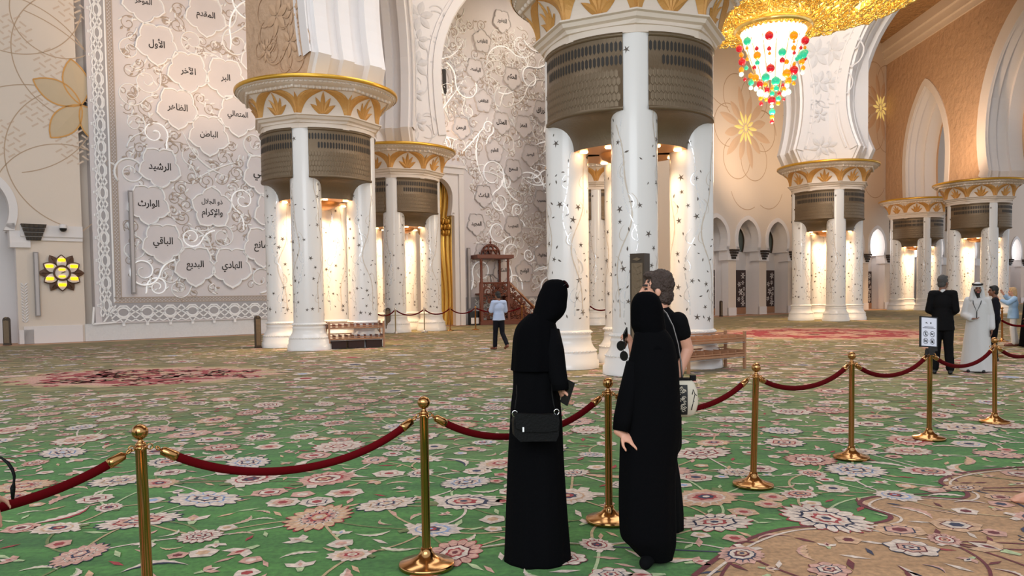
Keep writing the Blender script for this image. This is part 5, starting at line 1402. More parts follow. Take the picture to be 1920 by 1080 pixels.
BL = [(505, 300, 30, 'r'), (712, 300, 30, 'o'), (808, 342, 29, 'r'), (320, 348, 28, 'g'), (252, 412, 26, 'r'), (712, 405, 18, 'o'), (505, 410, 15, 'r'), (404, 468, 27, 'o'), (615, 440, 28, 'g'), (790, 460, 30, 'g'), (760, 480, 22, 'g'), (812, 440, 20, 'g'), (276, 522, 28, 'r'), (615, 508, 19, 'r'), (652, 522, 17, 'o'), (516, 576, 30, 'r'), (712, 592, 32, 'r'), (780, 520, 22, 'o'), (270, 590, 20, 'o'), (312, 574, 16, 'g'), (270, 628, 18, 'w'), (320, 500, 13, 'o'), (350, 640, 20, 'o'), (390, 655, 26, 'o'), (476, 652, 30, 'g'), (652, 618, 30, 'o'), (560, 684, 32, 'g'), (714, 656, 20, 'g'), (668, 680, 24, 'o'), (426, 710, 25, 'r'), (352, 698, 22, 'g'), (350, 742, 16, 'w'), (712, 704, 14, 'o'), (486, 758, 20, 'r'), (565, 748, 20, 'g'), (628, 748, 17, 'o'), (530, 748, 14, 'o'), (430, 786, 27, 'w'), (480, 800, 20, 'w'), (530, 790, 18, 'g'), (590, 790, 15, 'r'), (632, 790, 20, 'w'), (668, 776, 20, 'w'), (432, 832, 16, 'o'), (582, 832, 19, 'g'), (527, 846, 30, 'r'), (480, 840, 14, 'o'), (437, 876, 15, 'r'), (580, 872, 16, 'o'), (628, 840, 10, 'r'), (527, 898, 14, 'w'), (530, 944, 24, 'g'), (528, 988, 16, 'o'), (528, 1028, 15, 'r'), (714, 352, 10, 'o'), (400, 410, 14, 'r'), (508, 452, 11, 'o'), (318, 408, 12, 'o'), (270, 465, 18, 'o'), (405, 530, 17, 'g'), (380, 570, 15, 'r'), (790, 574, 17, 'o'), (715, 540, 13, 'o'), (772, 404, 12, 'r'), (806, 402, 12, 'o'), (785, 614, 15, 'w'), (300, 670, 14, 'r'), (474, 712, 16, 'o'), (394, 750, 18, 'w'), (622, 660, 17, 'w'), (655, 722, 18, 'w'), (620, 720, 12, 'r'), (716, 448, 12, 'r'), (740, 496, 16, 'g'), (806, 496, 14, 'r')]
m = MB(); m.tube([(0, 0, -1.4), (0, 0, -3.1)], .02, 6)
for i in range(14):
    a = i * PI / 7; m.tube([(1.0 * math.cos(a), 1.0 * math.sin(a), -.3), (.35 * math.cos(a), .35 * math.sin(a), -2.2)], .012, 4)
m.build('bead_wires', GOLDC, ch)
for x, y, rp, c in BL: ballat(X0 + x / Z0, Y0 + y / Z0, rp / Z0 * 1.12, c)
l = bpy.data.lights.new('chandelier_light', 'POINT'); l.energy = 900; l.color = (1, .82, .58); l.shadow_soft_size = 1.2
lo = bpy.data.objects.new('chandelier_light', l); COL.objects.link(lo); lo.location = (0, 0, -3.9); lo.parent = ch
# ------------------------------------------------------------------ people
def remesh(mb, name, mats, parent, vox, smooth=4, mark=None, disp=0.0, dscale=.03):
    me = bpy.data.meshes.new('t'); me.from_pydata(mb.v, [], mb.f)
    o = bpy.data.objects.new('t', me); COL.objects.link(o)
    md = o.modifiers.new('r', 'REMESH'); md.mode = 'VOXEL'; md.voxel_size = vox
    sm = o.modifiers.new('s', 'SMOOTH'); sm.factor = .5; sm.iterations = smooth
    if disp:
        tx = bpy.data.textures.new('d', 'CLOUDS'); tx.noise_scale = dscale
        dm = o.modifiers.new('d', 'DISPLACE'); dm.texture = tx; dm.strength = disp; dm.texture_coords = 'LOCAL'
    bpy.context.view_layer.update()
    dg = bpy.context.evaluated_depsgraph_get(); m2 = bpy.data.meshes.new_from_object(o.evaluated_get(dg))
    bpy.data.objects.remove(o); bpy.data.meshes.remove(me)
    m2.name = name; m2.materials.clear()
    for m in (mats if isinstance(mats, (list, tuple)) else [mats]): m2.materials.append(m)
    m2.polygons.foreach_set('use_smooth', [True] * len(m2.polygons))
    mi = [0] * len(m2.polygons)
    if mark: mi = [mark(p.center) for p in m2.polygons]
    m2.polygons.foreach_set('material_index', mi)
    r = bpy.data.objects.new(name, m2); COL.objects.link(r); r.parent = parent
    return r
V = Vector
class Human:
    """local frame: faces +y, left side is -x, base at the feet; joints are for a 1.75 m adult and scale with H"""
    def __init__(s, loc, rz, H, label, group=None, **J):
        s.root = empty('person', (loc[0], loc[1], 0), R(rz), label, 'person', group); s.k = H / 1.75
        s.W2L = s.root.matrix_basis.inverted(); bpy.context.view_layer.update()
        j = dict(pel=(0, 0, .95), chest=(0, .0, 1.27), neck=(0, -.02, 1.46), head=(0, .03, 1.635),
                 sL=(-.185, -.01, 1.425), sR=(.185, -.01, 1.425), eL=(-.23, -.03, 1.13), eR=(.23, -.03, 1.13), wL=(-.24, .06, .88), wR=(.24, .06, .88),
                 hL=(-.085, 0, .93), hR=(.085, 0, .93), kL=(-.095, .02, .50), kR=(.095, .02, .50), aL=(-.10, -.02, .085), aR=(.10, -.02, .085),
                 tL=(-.125, .17, .03), tR=(.125, .17, .03))
        sl = J.get('slim', 1.0)
        s.J = {k: V((v[0] * (sl if k[0] in 'sewhka' and len(k) == 2 else 1), v[1], v[2])) * s.k for k, v in j.items()}
        s.yaw = J.pop('yaw', 0); s.pitch = J.pop('pitch', 0); s.fd = {'L': V((0, .15, -1)), 'R': V((0, .15, -1))}; s.pn = {'L': V((1, .2, 0)), 'R': V((-1, .2, 0))}; s.curl = {'L': .35, 'R': .35}; s.slim = J.pop('slim', 1.0); s.hs = J.pop('hs', 1.0)
        for k, v in J.items():
            if k in s.J: s.J[k] = V(v) * s.k
            elif k[:2] == 'fd': s.fd[k[2]] = V(v)
            elif k[:2] == 'pn': s.pn[k[2]] = V(v)
            elif k[:4] == 'curl': s.curl[k[4]] = v
        s.HR = Matrix.Rotation(R(s.yaw), 3, 'Z') @ Matrix.Rotation(R(-s.pitch), 3, 'X')
    def world(s, name, p): s.J[name] = s.W2L @ V(p)
    def hp(s, p): return s.J['head'] + s.HR @ (V(p) * s.k * s.hs)
    def hand(s, mb, sd):
        w, d, n = s.J['w' + sd], s.fd[sd].normalized(), s.pn[sd]; n = (n - d * n.dot(d)).normalized(); x = d.cross(n)
        if sd == 'L': x = -x                          # x points to the thumb side
        c, k = s.curl[sd], s.k
        rot = Matrix((x, d, n)).transposed()
        mb.ball(w + d * .048 * k, (.040 * k, .052 * k, .016 * k), 12, rot=rot)
        mb.cap(w - d * .02 * k, w + d * .03 * k, .026 * k, .022 * k, 10)
        for i, L in enumerate((.072, .080, .074, .058)):
            p = w + d * .092 * k + x * (.028 - .019 * i) * k; a = c * (.55 + .12 * i); dd = d + x * (.10 - .07 * i)
            for q_, l in enumerate((.45, .32, .23)):
                e = (dd.normalized() * math.cos(a) + n * math.sin(a)).normalized(); p2 = p + e * L * l * k
                mb.cap(p, p2, (.0092 - .0010 * q_) * k, (.0086 - .0011 * q_) * k, 8); p = p2; a += c * .9
        p = w + d * .03 * k + x * .034 * k; e = (d * .62 + x * .75 + n * .25).normalized(); p2 = p + e * .042 * k; mb.cap(p, p2, .012 * k, .0105 * k, 8)
        e = (d * .85 + x * .35 + n * .45 * (c + .3)).normalized(); mb.cap(p2, p2 + e * .034 * k, .0105 * k, .008 * k, 8)
    def body(s, skin, vox, beard=False, legs=True):
        J, k = s.J, s.k; m = MB(); f = s.slim
        def cp_(a, b, r1, r2): m.cap(J[a], J[b], r1 * k * (f if a[0] in 'hk' else 1), r2 * k * (f if b[0] in 'hk' else 1), 12)
        m.ball(J['chest'], (.155 * k * f, .10 * k * f, .19 * k), 16); m.ball((J['chest'] + J['pel']) / 2, (.13 * k * f, .092 * k * f, .2 * k), 16); m.ball(J['pel'], (.155 * k * f, .11 * k * f, .13 * k), 16)
        m.cap(J['sL'], J['sR'], .055 * k * f, .055 * k * f); m.cap(J['neck'] + V((0, 0, -.04)) * k, s.hp((0, -.02, -.06)), .058 * k, .054 * k)
        m.cap(J['neck'], J['sL'], .05 * k * f, .05 * k * f); m.cap(J['neck'], J['sR'], .05 * k * f, .05 * k * f)
        for sd in 'LR':
            cp_('s' + sd, 'e' + sd, .050, .040); cp_('e' + sd, 'w' + sd, .041, .027); s.hand(m, sd)
            cp_('h' + sd, 'k' + sd, .082, .055); cp_('k' + sd, 'a' + sd, .054, .036)
            a, t = J['a' + sd], J['t' + sd]; u = (t - a); heel = a - V((u.x, u.y, 0)).normalized() * .035 * k; heel.z = max(.03 * k, a.z - .05 * k)
            m.cap(a, t + V((0, 0, .012)) * k, .036 * k, .026 * k); m.cap(heel, t, .032 * k, .026 * k); m.cap(a, heel, .034 * k, .03 * k)
            sx = V((u.y, -u.x, 0)).normalized(); fw = V((u.x, u.y, 0)).normalized()
            for q_ in range(5):
                b_ = t + sx * (-.026 + .013 * q_) * k; m.cap(b_, b_ + fw * (.045 - .006 * abs(q_ - 1.5)) * k, .011 * k, .009 * k, 8)
        hp, Hr = s.hp, s.HR
        def hb(c, r): m.ball(hp(c), tuple(v * k * s.hs for v in r), 14, rot=Hr)
        hb((0, -.012, .03), (.073, .093, .098)); hb((0, .028, -.03), (.060, .066, .085)); hb((0, .05, -.078), (.040, .042, .036)); hb((0, .082, -.092), (.020, .018, .016))
        m.cap(hp((0, .092, .018)), hp((0, .112, -.022)), .009 * k, .014 * k, 8)
        for sx in (-1, 1):
            m.cap(hp((.012 * sx, .088, .034)), hp((.045 * sx, .076, .032)), .010 * k, .009 * k, 8); hb((sx * .074, -.008, -.008), (.011, .020, .032)); hb((sx * .038, .065, -.03), (.022, .022, .024))
            m.cap(hp((0, .094, -.052)), hp((sx * .020, .086, -.056)), .0075 * k, .005 * k, 8); m.cap(hp((0, .092, -.064)), hp((sx * .016, .086, -.064)), .008 * k, .005 * k, 8)
        inv = Hr.transposed(); h0 = J['head']
        def mark(c):
            q_ = (inv @ (c - h0)) / k
            if q_.length > .2: return 0
            for sx in (-1, 1):
                if abs(q_.x - sx * .031) < .013 and abs(q_.z - .012) < .007 and q_.y > .06: return 1
                if abs(q_.x - sx * .031) < .020 and abs(q_.z - .036) < .006 and q_.y > .06: return 3
            if abs(q_.x) < .024 and -.072 < q_.z < -.046 and q_.y > .082: return 2
            if beard and q_.y > .0 and (q_.z < -.055 or (q_.z < -.036 and abs(q_.x) < .032 and q_.y > .07) or (abs(q_.x) > .048 and q_.z < -.01)): return 3
            return 0
        return remesh(m, 'body', [skin, M['eye'], M['lips'], M['hairblack']], s.root, vox, 3, mark)
    def torso(s, m, g, bottom=None, top=.0):
        J, k = s.J, s.k
        m.ball(J['chest'] + V((0, -.0, .0)), ((.165 + g) * k, (.112 + g) * k, .2 * k), 18); m.ball((J['chest'] + J['pel']) / 2, ((.145 + g) * k, (.105 + g) * k, .22 * k), 18); m.ball(J['pel'] + V((0, 0, .02)), ((.165 + g) * k, (.12 + g) * k, .14 * k), 18)
        m.cap(J['sL'], J['sR'], (.062 + g) * k, (.062 + g) * k); m.cap(J['neck'] - V((0, 0, .045)) * k, J['sL'], .062 * k, (.055 + g) * k); m.cap(J['neck'] - V((0, 0, .045)) * k, J['sR'], .062 * k, (.055 + g) * k)
    def shirt(s, name, mt, g=.008, sleeve=.55, vox=.012, jacket=0.0, disp=.012):
        J, k = s.J, s.k; m = MB(); s.torso(m, g)
        for sd in 'LR':
            if sleeve <= 1: m.cap(J['s' + sd], J['s' + sd].lerp(J['e' + sd], sleeve), (.060 + g) * k, (.056 + g) * k)
            else:
                m.cap(J['s' + sd], J['e' + sd], (.060 + g) * k, (.052 + g) * k); m.cap(J['e' + sd], J['e' + sd].lerp(J['w' + sd], sleeve - 1), (.052 + g) * k, (.038 + g) * k)
        if jacket: m.loft([[V((math.cos(t * PI / 12) * (.165 + g + f_) * k, math.sin(t * PI / 12) * (.12 + g + f_ * .7) * k, z * k)) + V((J['pel'].x, J['pel'].y, 0)) for t in range(24)] for z, f_ in ((.95 - jacket, .022), (.95 - jacket * .5, .014), (1.0, .0), (1.1, -.01))])
        return remesh(m, name, mt, s.root, vox, 5, None, disp, .12)
    def trousers(s, mt, g=.012, vox=.012, hem=.95):
        J, k = s.J, s.k; m = MB(); m.ball(J['pel'] - V((0, 0, .0)), ((.162 + g) * k, (.115 + g) * k, .13 * k), 18)
        for sd in 'LR':
            m.cap(J['h' + sd], J['k' + sd], (.088 + g) * k, (.064 + g) * k); m.cap(J['k' + sd], J['k' + sd].lerp(J['a' + sd], hem), (.064 + g) * k, (.056 + g) * k)
        return remesh(m, 'trousers', mt, s.root, vox, 4, None, .01, .1)
    def hair(s, mt, vox=.008, long=0.0, low=-.03, disp=.02):
        k = s.k; m = MB(); Hr = s.HR
        def hb(c, r): m.ball(s.hp(c), tuple(v * k for v in r), 16, rot=Hr)
        hb((0, -.022, .045), (.081, .094, .098)); hb((0, -.045, low), (.072, .062, .07)); hb((0, .04, .098), (.062, .05, .03))
        for sx in (-1, 1): hb((sx * .062, -.012, .03), (.020, .05, .05))
        if long: m.cap(s.hp((0, -.05, 0)), s.hp((0, -.07, -long)), .075 * k, .06 * k)
        return remesh(m, 'hair', mt, s.root, vox, 3, None, disp, .025)
    def shoes(s, mt, vox=.012):
        J, k = s.J, s.k
        for sd in 'LR':
            m = MB(); a, t = J['a' + sd], J['t' + sd]; u = (t - a); f = V((u.x, u.y, 0)).normalized(); heel = a - f * .045 * k; heel.z = max(.035 * k, a.z - .05 * k)
            m.cap(heel, t + f * .045 * k, .04 * k, .034 * k); m.cap(a, heel, .044 * k, .04 * k); m.cap(a, t, .042 * k, .036 * k); remesh(m, 'shoe', mt, s.root, vox, 2)
def ring(c, rx, ry, n=72, amp=0.0, kf=9, ph=0.0, rz=0.0, e=2.0):
    P = []
    for i in range(n):
        t = 2 * PI * i / n; m = 1 + amp * (.6 * math.cos(kf * t + ph) + .4 * math.cos((kf * 2 - 3) * t + ph * 1.7))
        x = rx * m * math.copysign(abs(math.cos(t)) ** (2 / e), math.cos(t)); y = ry * m * math.copysign(abs(math.sin(t)) ** (2 / e), math.sin(t))
        P.append(V((c[0] + x * math.cos(rz) - y * math.sin(rz), c[1] + x * math.sin(rz) + y * math.cos(rz), c[2])))
    return P
def silhouette(h, rows, Y, dr, name, mt, amps=(0, 0), kf=9, n=72, dy=None):
    """a draped garment lofted through outline rows (picture y, left x, right x) at depth Y"""
    rg = []; N = len(rows)
    for i, (y, xl, xr) in enumerate(rows):
        a, b = at(xl, y, Y), at(xr, y, Y); c = (a + b) / 2; t = i / (N - 1)
        d = dr[0] + (dr[1] - dr[0]) * t if isinstance(dr, tuple) else dr
        am = amps[0] + (amps[1] - amps[0]) * t
        rx = (b - a).length / 2; ry = min(rx * d, .2)
        off = dy[i] if dy else 0
        rg.append([h.W2L @ V((p.x, p.y + off, p.z)) for p in ring(c, rx / (1 + am * .5), ry, n, am, kf, i * .10)])
    # interpolate rows smoothly
    out = []
    for i in range(N - 1):
        p0, p1, p2, p3 = rg[max(i - 1, 0)], rg[i], rg[i + 1], rg[min(i + 2, N - 1)]
        for q_ in range(4):
            t = q_ / 4
            out.append([.5 * (2 * b + (c - a) * t + (2 * a - 5 * b + 4 * c - d) * t * t + (3 * b - a - 3 * c + d) * t ** 3) for a, b, c, d in zip(p0, p1, p2, p3)])
    out.append(rg[-1]); m = MB(); m.loft(out, 0, True); return m.build(name, mt, h.root, fix=True)

# --- left woman in black, seen from behind, with a shoulder bag
YL = 4.60
w1 = Human((.16, YL), -48, 1.66, 'woman in black robe and black headscarf carrying a black shoulder bag, seen from behind', yaw=10, pitch=20, hs=.84, slim=.6, chest=(0, 0, 1.22))
w1.world('wR', at(1049, 722, 4.50)); w1.world('eR', at(1046, 672, 4.55)); w1.fd['R'] = w1.W2L.to_3x3() @ V((.25, .1, -.9)); w1.pn['R'] = w1.W2L.to_3x3() @ V((1, .3, 0)); w1.curl['R'] = .75
w1.world('sR', at(1030, 634, 4.6)); w1.world('sL', at(985, 634, 4.62)); w1.world('head', at(1036, 562, 4.62)); w1.world('neck', at(1012, 604, 4.62))
for a_, b_, x in (('aL', 'tL', 968), ('aR', 'tR', 1010)):
    p = at(x, 1046, 4.50); w1.world(a_, (p.x, 4.54, .085)); w1.world(b_, (p.x + .03 if a_ == 'aR' else p.x - .03, 4.66, .035))
p = ground(962, 1054); w1.world('aL', (p.x + .015, p.y + .10, .085)); w1.world('tL', (p.x + .055, p.y + .20, .035))
w1.body(M['skin'], .007)
silhouette(w1, [(600, 985, 1034), (609, 971, 1041), (622, 964, 1046), (645, 961, 1049), (670, 960, 1050), (692, 961, 1049), (725, 961, 1049), (760, 957, 1051), (800, 955, 1054), (850, 952, 1056), (900, 950, 1059), (960, 948, 1063), (1010, 946.5, 1067), (1049, 945, 1070)], YL, (.95, .9), 'abaya', M['abaya'], (0.0, .05), 7)
silhouette(w1, [(588, 992, 1030), (598, 980, 1037), (612, 968, 1043), (632, 962, 1047), (655, 960, 1050), (678, 958.5, 1051), (693, 957, 1050)], YL, 1.06, 'shoulder_cape', M['scarf'], (.01, .03), 8)
m = MB(); P = [w1.W2L @ at(x, y, Yy) for x, y, Yy in ((1030, 622, 4.56), (1038, 660, 4.52), (1043, 690, 4.5), (1049, 716, 4.48), (1051, 730, 4.48))]
m.tube(P, [.062, .064, .058, .05, .056], 20); m.build('sleeve', M['abaya'], w1.root)
# headscarf: hood over the head, falling on to the shoulders
def scarf(h, rows, Y, name='headscarf', mt=None, dr=1.05, amps=(.0, .03)): return silhouette(h, rows, Y, dr, name, mt or M['scarf'], amps, 6, 48)
scarf(w1, [(523.5, 1035, 1046), (526, 1026, 1055), (532, 1019, 1060.5), (541, 1014.5, 1063.5), (553, 1009, 1064.5), (566, 1005, 1063), (578, 1001.5, 1062), (588, 998, 1058), (596, 993, 1052), (604, 987, 1043), (612, 978, 1040), (618, 974, 1039)], 4.61)
gl = empty('sunglasses', tuple(at(1056, 533, 4.63)), R(-55), 'sunglasses with brown-red lenses pushed up on the left woman’s headscarf', 'sunglasses')
gl.rotation_euler = (R(30), 0, R(-68))
def glasses(root, lens, fr):
    for sx in (-1, 1):
        m = MB(); m.prism([(sx * .034 + .029 * math.cos(t * PI / 10), .024 * math.sin(t * PI / 10)) for t in range(20)], lambda a, b, d: (a, d - .12 * abs(a) ** 1.6, b), 0, .003); m.build('lens', lens, root, fix=True)
        m = MB(); m.tube([(sx * .034 + .030 * math.cos(t * PI / 12), .001 - .12 * abs(sx * .034 + .030 * math.cos(t * PI / 12)) ** 1.6, .025 * math.sin(t * PI / 12)) for t in range(25)], .0025, 6); m.build('rim', fr, root)
        m = MB(); m.tube([(sx * .064, -.005, .008), (sx * .068, -.06, .008), (sx * .066, -.125, -.008)], .002, 6); m.build('temple', fr, root)
    m = MB(); m.tube([(-.006, 0, .004), (0, .002, .008), (.006, 0, .004)], .002, 6); m.build('bridge', fr, root)
glasses(gl, M['redlens'], M['black'])
ph = empty('phone', tuple(at(1064, 736, 4.46)), 0, 'dark phone held in the left woman’s hand beside her hip', 'phone'); ph.rotation_euler = (R(-14), R(12), R(-60))
m = MB(); m.prism([(-.036, -.07), (.036, -.07), (.036, .07), (-.036, .07)], lambda a, b, d: (a, d, b), -.004, .004); m.build('case', M['black'], ph, fix=True)
m = MB(); m.box((0, -.0048, 0), (.064, .001, .128)); m.build('screen', M['darklens'], ph)
bg = empty('shoulder_bag', tuple(at(1007, 826, 4.29)), R(8), 'black leather flap bag with silver clasp hanging behind the left woman', 'bag')
kb = 4.29 / F_PX
def BG(x, y): return ((x - 1007) * kb, (826 - y) * kb)
L1 = [BG(966, 776), BG(1047, 780), BG(1051, 790), BG(1049, 818), BG(1044, 829), BG(975, 827), BG(964, 816), BG(963, 790)]
m = MB(); m.prism(L1, lambda a, b, d: (a, d, b), 0, .085); bgb = m.build('bag_body', M['leather'], bg, fix=True)
L2 = [BG(965, 773), BG(1048, 778), BG(1050, 792), BG(1046, 808), BG(1020, 810), BG(985, 808), BG(966, 800)]
m = MB(); m.prism(L2, lambda a, b, d: (a, d, b), -.014, .004); f_ = m.build('flap', M['leather'], bg, fix=True)
cx, cz = BG(980, 803); m = MB(); m.box((cx, -.018, cz), (.009, .006, .026)); m.build('clasp', M['relief'], f_)
for x0, x1, xt, yt in ((966, 963, 972, 742), (1046, 1049, 1040, 742)):
    m = MB(); a, b = BG(x0, 778), BG(xt, yt); P = [V((a[0], .02, a[1])), V(((a[0] + b[0]) / 2 - .006, .018, (a[1] + b[1]) / 2)), V((b[0], .05, b[1])), V((b[0] + .01, .12, b[1] + .05))]
    m.tube(P, .007, 8, flat=.5); m.build('strap', M['leather'], bg)
    m = MB(); m.tube([(a[0] + .014 * math.cos(t * PI / 6), .015, a[1] + .012 + .016 * math.sin(t * PI / 6)) for t in range(13)], .0035, 6); m.build('strap_ring', M['chrome'], bg)
# --- right woman in black, seen from behind
YR = 4.48
w2 = Human((.80, YR), 15, 1.62, 'woman in plain black robe and headscarf without a bag, nearest of the right-hand pair', yaw=10, hs=.9, slim=.6, chest=(0, 0, 1.22))
w2.world('sL', at(1203, 656, 4.5)); w2.world('sR', at(1245, 656, 4.5)); w2.world('head', at(1212, 590, 4.52)); w2.world('neck', at(1214, 632, 4.5))
w2.world('wL', at(1163, 812, 4.40)); w2.world('eL', at(1176, 740, 4.46)); w2.fd['L'] = w2.W2L.to_3x3() @ V((.62, -.15, -.38)); w2.pn['L'] = w2.W2L.to_3x3() @ V((.25, .5, -.8)); w2.curl['L'] = .25
p = ground(1226, 1056)
w2.world('aR', (p.x + .02, p.y + .10, .085)); w2.world('tR', (p.x - .04, p.y - .03, .035)); w2.world('aL', (p.x - .04, p.y + .10, .085)); w2.world('tL', (p.x - .05, p.y + .2, .04))
w2.body(M['skin'], .007)
silhouette(w2, [(612, 1200, 1240), (622, 1191, 1251), (638, 1187, 1261), (660, 1182.5, 1267), (690, 1175, 1272), (720, 1171.5, 1273), (762, 1167, 1275), (800, 1164, 1276), (835, 1162, 1272), (870, 1161, 1267), (920, 1160, 1265), (970, 1160.5, 1266), (1005, 1164, 1266.5), (1022, 1179, 1266), (1036, 1192, 1263), (1049, 1206, 1260)], YR, (.85, .8), 'abaya', M['abaya'], (.0, .05), 6)
m = MB(); P = [w2.W2L @ at(x, y, Yy) for x, y, Yy in ((1190, 680, 4.47), (1178, 740, 4.45), (1168, 785, 4.42), (1164, 808, 4.41))]
m.tube(P, [.06, .07, .066, .058], 20, flat=.8); m.build('sleeve', M['abaya'], w2.root)
scarf(w2, [(546.5, 1205, 1218), (549, 1196, 1226), (556, 1189, 1234), (566, 1184.5, 1239), (580, 1183, 1243), (596, 1183, 1245), (610, 1183.6, 1246.5), (619, 1187, 1248), (628, 1190, 1252), (640, 1187, 1258), (652, 1184, 1262)], 4.5, amps=(.0, .035))
m = MB(); p = ground(1226, 1060); u = w2.W2L
m.cap(u @ V((p.x + .03, p.y + .1, .06)), u @ V((p.x - .06, p.y - .06, .035)), .047, .038, 12); m.cap(u @ V((p.x + .03, p.y + .1, .1)), u @ V((p.x - .0, p.y + .05, .05)), .05, .04, 12)
remesh(m, 'sock', M['blackcloth'], w2.root, .01, 2)

# --- short-haired person in black behind her
YM = 5.12
w3 = Human((1.05, YM), 72, 1.77, 'person with short brown hair in black clothes, holding sunglasses, face turned left', yaw=6, slim=.7, chest=(0, 0, 1.25))
w3.world('head', at(1232, 545, 5.12)); w3.world('neck', at(1238, 590, 5.14))
w3.world('sR', at(1271, 603, 5.05)); w3.world('eR', at(1289, 655, 5.06)); w3.world('wR', at(1268, 712, 4.98)); w3.world('sL', at(1215, 606, 5.22)); w3.world('eL', at(1212, 690, 5.12)); w3.world('wL', at(1187, 664, 4.86))
w3.fd['L'] = w3.W2L.to_3x3() @ V((-.18, -.05, .85)); w3.pn['L'] = w3.W2L.to_3x3() @ V((-.75, .45, -.1)); w3.curl['L'] = .85
w3.world('pel', at(1240, 760, 5.12)); w3.world('chest', at(1240, 650, 5.12))
p = ground(1248, 990); w3.world('aR', (p.x + .03, p.y - .0, .085)); w3.world('tR', (p.x - .08, p.y, .04)); w3.world('aL', (p.x + .03, p.y + .1, .085)); w3.world('tL', (p.x - .08, p.y + .1, .04))
w3.body(M['skin'], .007); w3.shoes(M['black'])
o = w3.hair(M['hairbrown'], .006, low=-.035, disp=.022)
silhouette(w3, [(572, 1232, 1250), (582, 1222, 1260), (592, 1214, 1270), (606, 1206, 1279), (622, 1203, 1281), (655, 1203, 1282), (690, 1205, 1281), (730, 1207, 1279), (790, 1209, 1277), (836, 1211, 1277), (856, 1212, 1269), (892, 1213, 1274), (950, 1213, 1280), (992, 1214, 1281)], YM, (.95, .9), 'black_dress', M['blackcloth'], (.0, .04), 6)
m = MB(); m.cap(w3.J['sR'], w3.J['sR'].lerp(w3.J['eR'], .42), .066, .060, 14); remesh(m, 'short_sleeve', M['blackcloth'], w3.root, .01, 2)
gb = empty('patterned_bag', tuple(at(1283, 781, 4.94)), R(-4), 'cream bag with black flower ornament hanging at the short-haired person’s side', 'bag')
kb = 4.94 / F_PX
m = MB(); m.loft([ring((0, 0, z), a, b, 24, e=3) for z, a, b in ((0, .03, .02), (.02, .07, .04), (.09, .088, .055), (.17, .082, .05), (.225, .06, .04), (.235, .05, .03))]); bb = m.build('bag_body', M['cream'], gb)
m = MB(); q = random.Random(4)
def BS(a, z): rr = .088 - .12 * max(0, z - .15) - .25 * max(0, .06 - z); return V((rr * 1.02 * math.sin(a) , -(rr * .66) * math.cos(a) - .001, z))
def bagline(pts, mi=0, r=.0035): m.tube([BS(a, z) for a, z in pts], r, 5, mi)
G_ = [[BS(-1.6 + 1.75 * i / 10, .02 + .19 * j / 8) * 1.004 for i in range(11)] for j in range(9)]
m.add([p for r_ in G_ for p in r_], [(j * 11 + i, j * 11 + i + 1, (j + 1) * 11 + i + 1, (j + 1) * 11 + i) for j in range(8) for i in range(10)], 0, True)
for i in range(40):
    a0, z0 = q.uniform(-1.0, -.05), q.uniform(.03, .2); r0 = q.uniform(.007, .014); bagline([(a0 + r0 * 13 * (1 - t / 14) * math.cos(t * .6), z0 + r0 * (1 - t / 14) * math.sin(t * .6)) for t in range(12)], 1, .0022)
bagline([(.45, .05), (.6, .11), (.75, .15), (.62, .18), (.5, .15)], 0, .003); bagline([(.75, .15), (.95, .14)], 0, .003); bagline([(.6, .11), (.8, .09)], 0, .003)
m.build('black_ornament', [M['black'], M['cream']], bb)
m = MB(); m.box((-.01, 0, .238), (.09, .055, .025)); m.box((.055, 0, .25), (.035, .04, .035)); m.build('zip_top', M['leather'], gb)
m = MB(); Wg = gb.matrix_basis.inverted(); P = [Wg @ at(x, y, Yy) for x, y, Yy in ((1279, 708, 4.93), (1277, 680, 4.96), (1271, 645, 4.93), (1262, 612, 4.92), (1250, 588, 4.94), (1242, 580, 5.0))]
m.tube(P, .006, 6); m.build('strap', M['black'], gb); m = MB(); m.tube([p + V((.0, -.006, .004)) for p in P], .0025, 5); m.build('strap_piping', M['strip'], gb)
g2 = empty('sunglasses', tuple(at(1167, 658, 4.80)), R(20), 'dark sunglasses dangling from the raised hand between the two women', 'sunglasses'); g2.rotation_euler = (R(10), R(70), R(25))
glasses(g2, M['darklens'], M['black'])
p2 = empty('phone', tuple(at(1173, 634, 4.82)), 0, 'dark phone edge held in the raised hand above the dangling sunglasses', 'phone'); p2.rotation_euler = (R(10), R(-35), R(60))
m = MB(); m.prism([(-.035, -.06), (.035, -.06), (.035, .06), (-.035, .06)], lambda a, b, d: (a, d, b), -.004, .004); m.build('case', M['black'], p2, fix=True); m = MB(); m.box((0, -.0048, 0), (.062, .001, .11)); m.build('screen', M['darklens'], p2)

# --- man in the black suit
p = ground(1766, 701)
h = Human((p.x, p.y), -35, 1.80, 'man in black suit with grey hair standing with his back turned, behind the notice', sL=(-.165, -.01, 1.43), sR=(.165, -.01, 1.43), eL=(-.215, -.03, 1.14), wL=(-.10, .18, 1.06), eR=(.215, -.04, 1.14), wR=(.09, .2, 1.05), yaw=-25, fdL=(.9, .3, 0), fdR=(-.9, .3, 0), tL=(-.14, .17, .03), aL=(-.12, -.0, .085), aR=(.13, .02, .085))
h.body(M['skinbrown'], .010); h.shirt('suit_jacket', M['darksuit'], .010, 1.92, .012, .17); h.trousers(M['darksuit'], .016); h.shoes(M['black']); h.hair(M['hairgrey'], .008, disp=.008)
m = MB(); m.cap(h.J['neck'] + V((0, 0, -.02)), h.J['neck'] + V((0, .01, .022)), .060, .060); remesh(m, 'shirt_collar', M['white'], h.root, .01, 2)
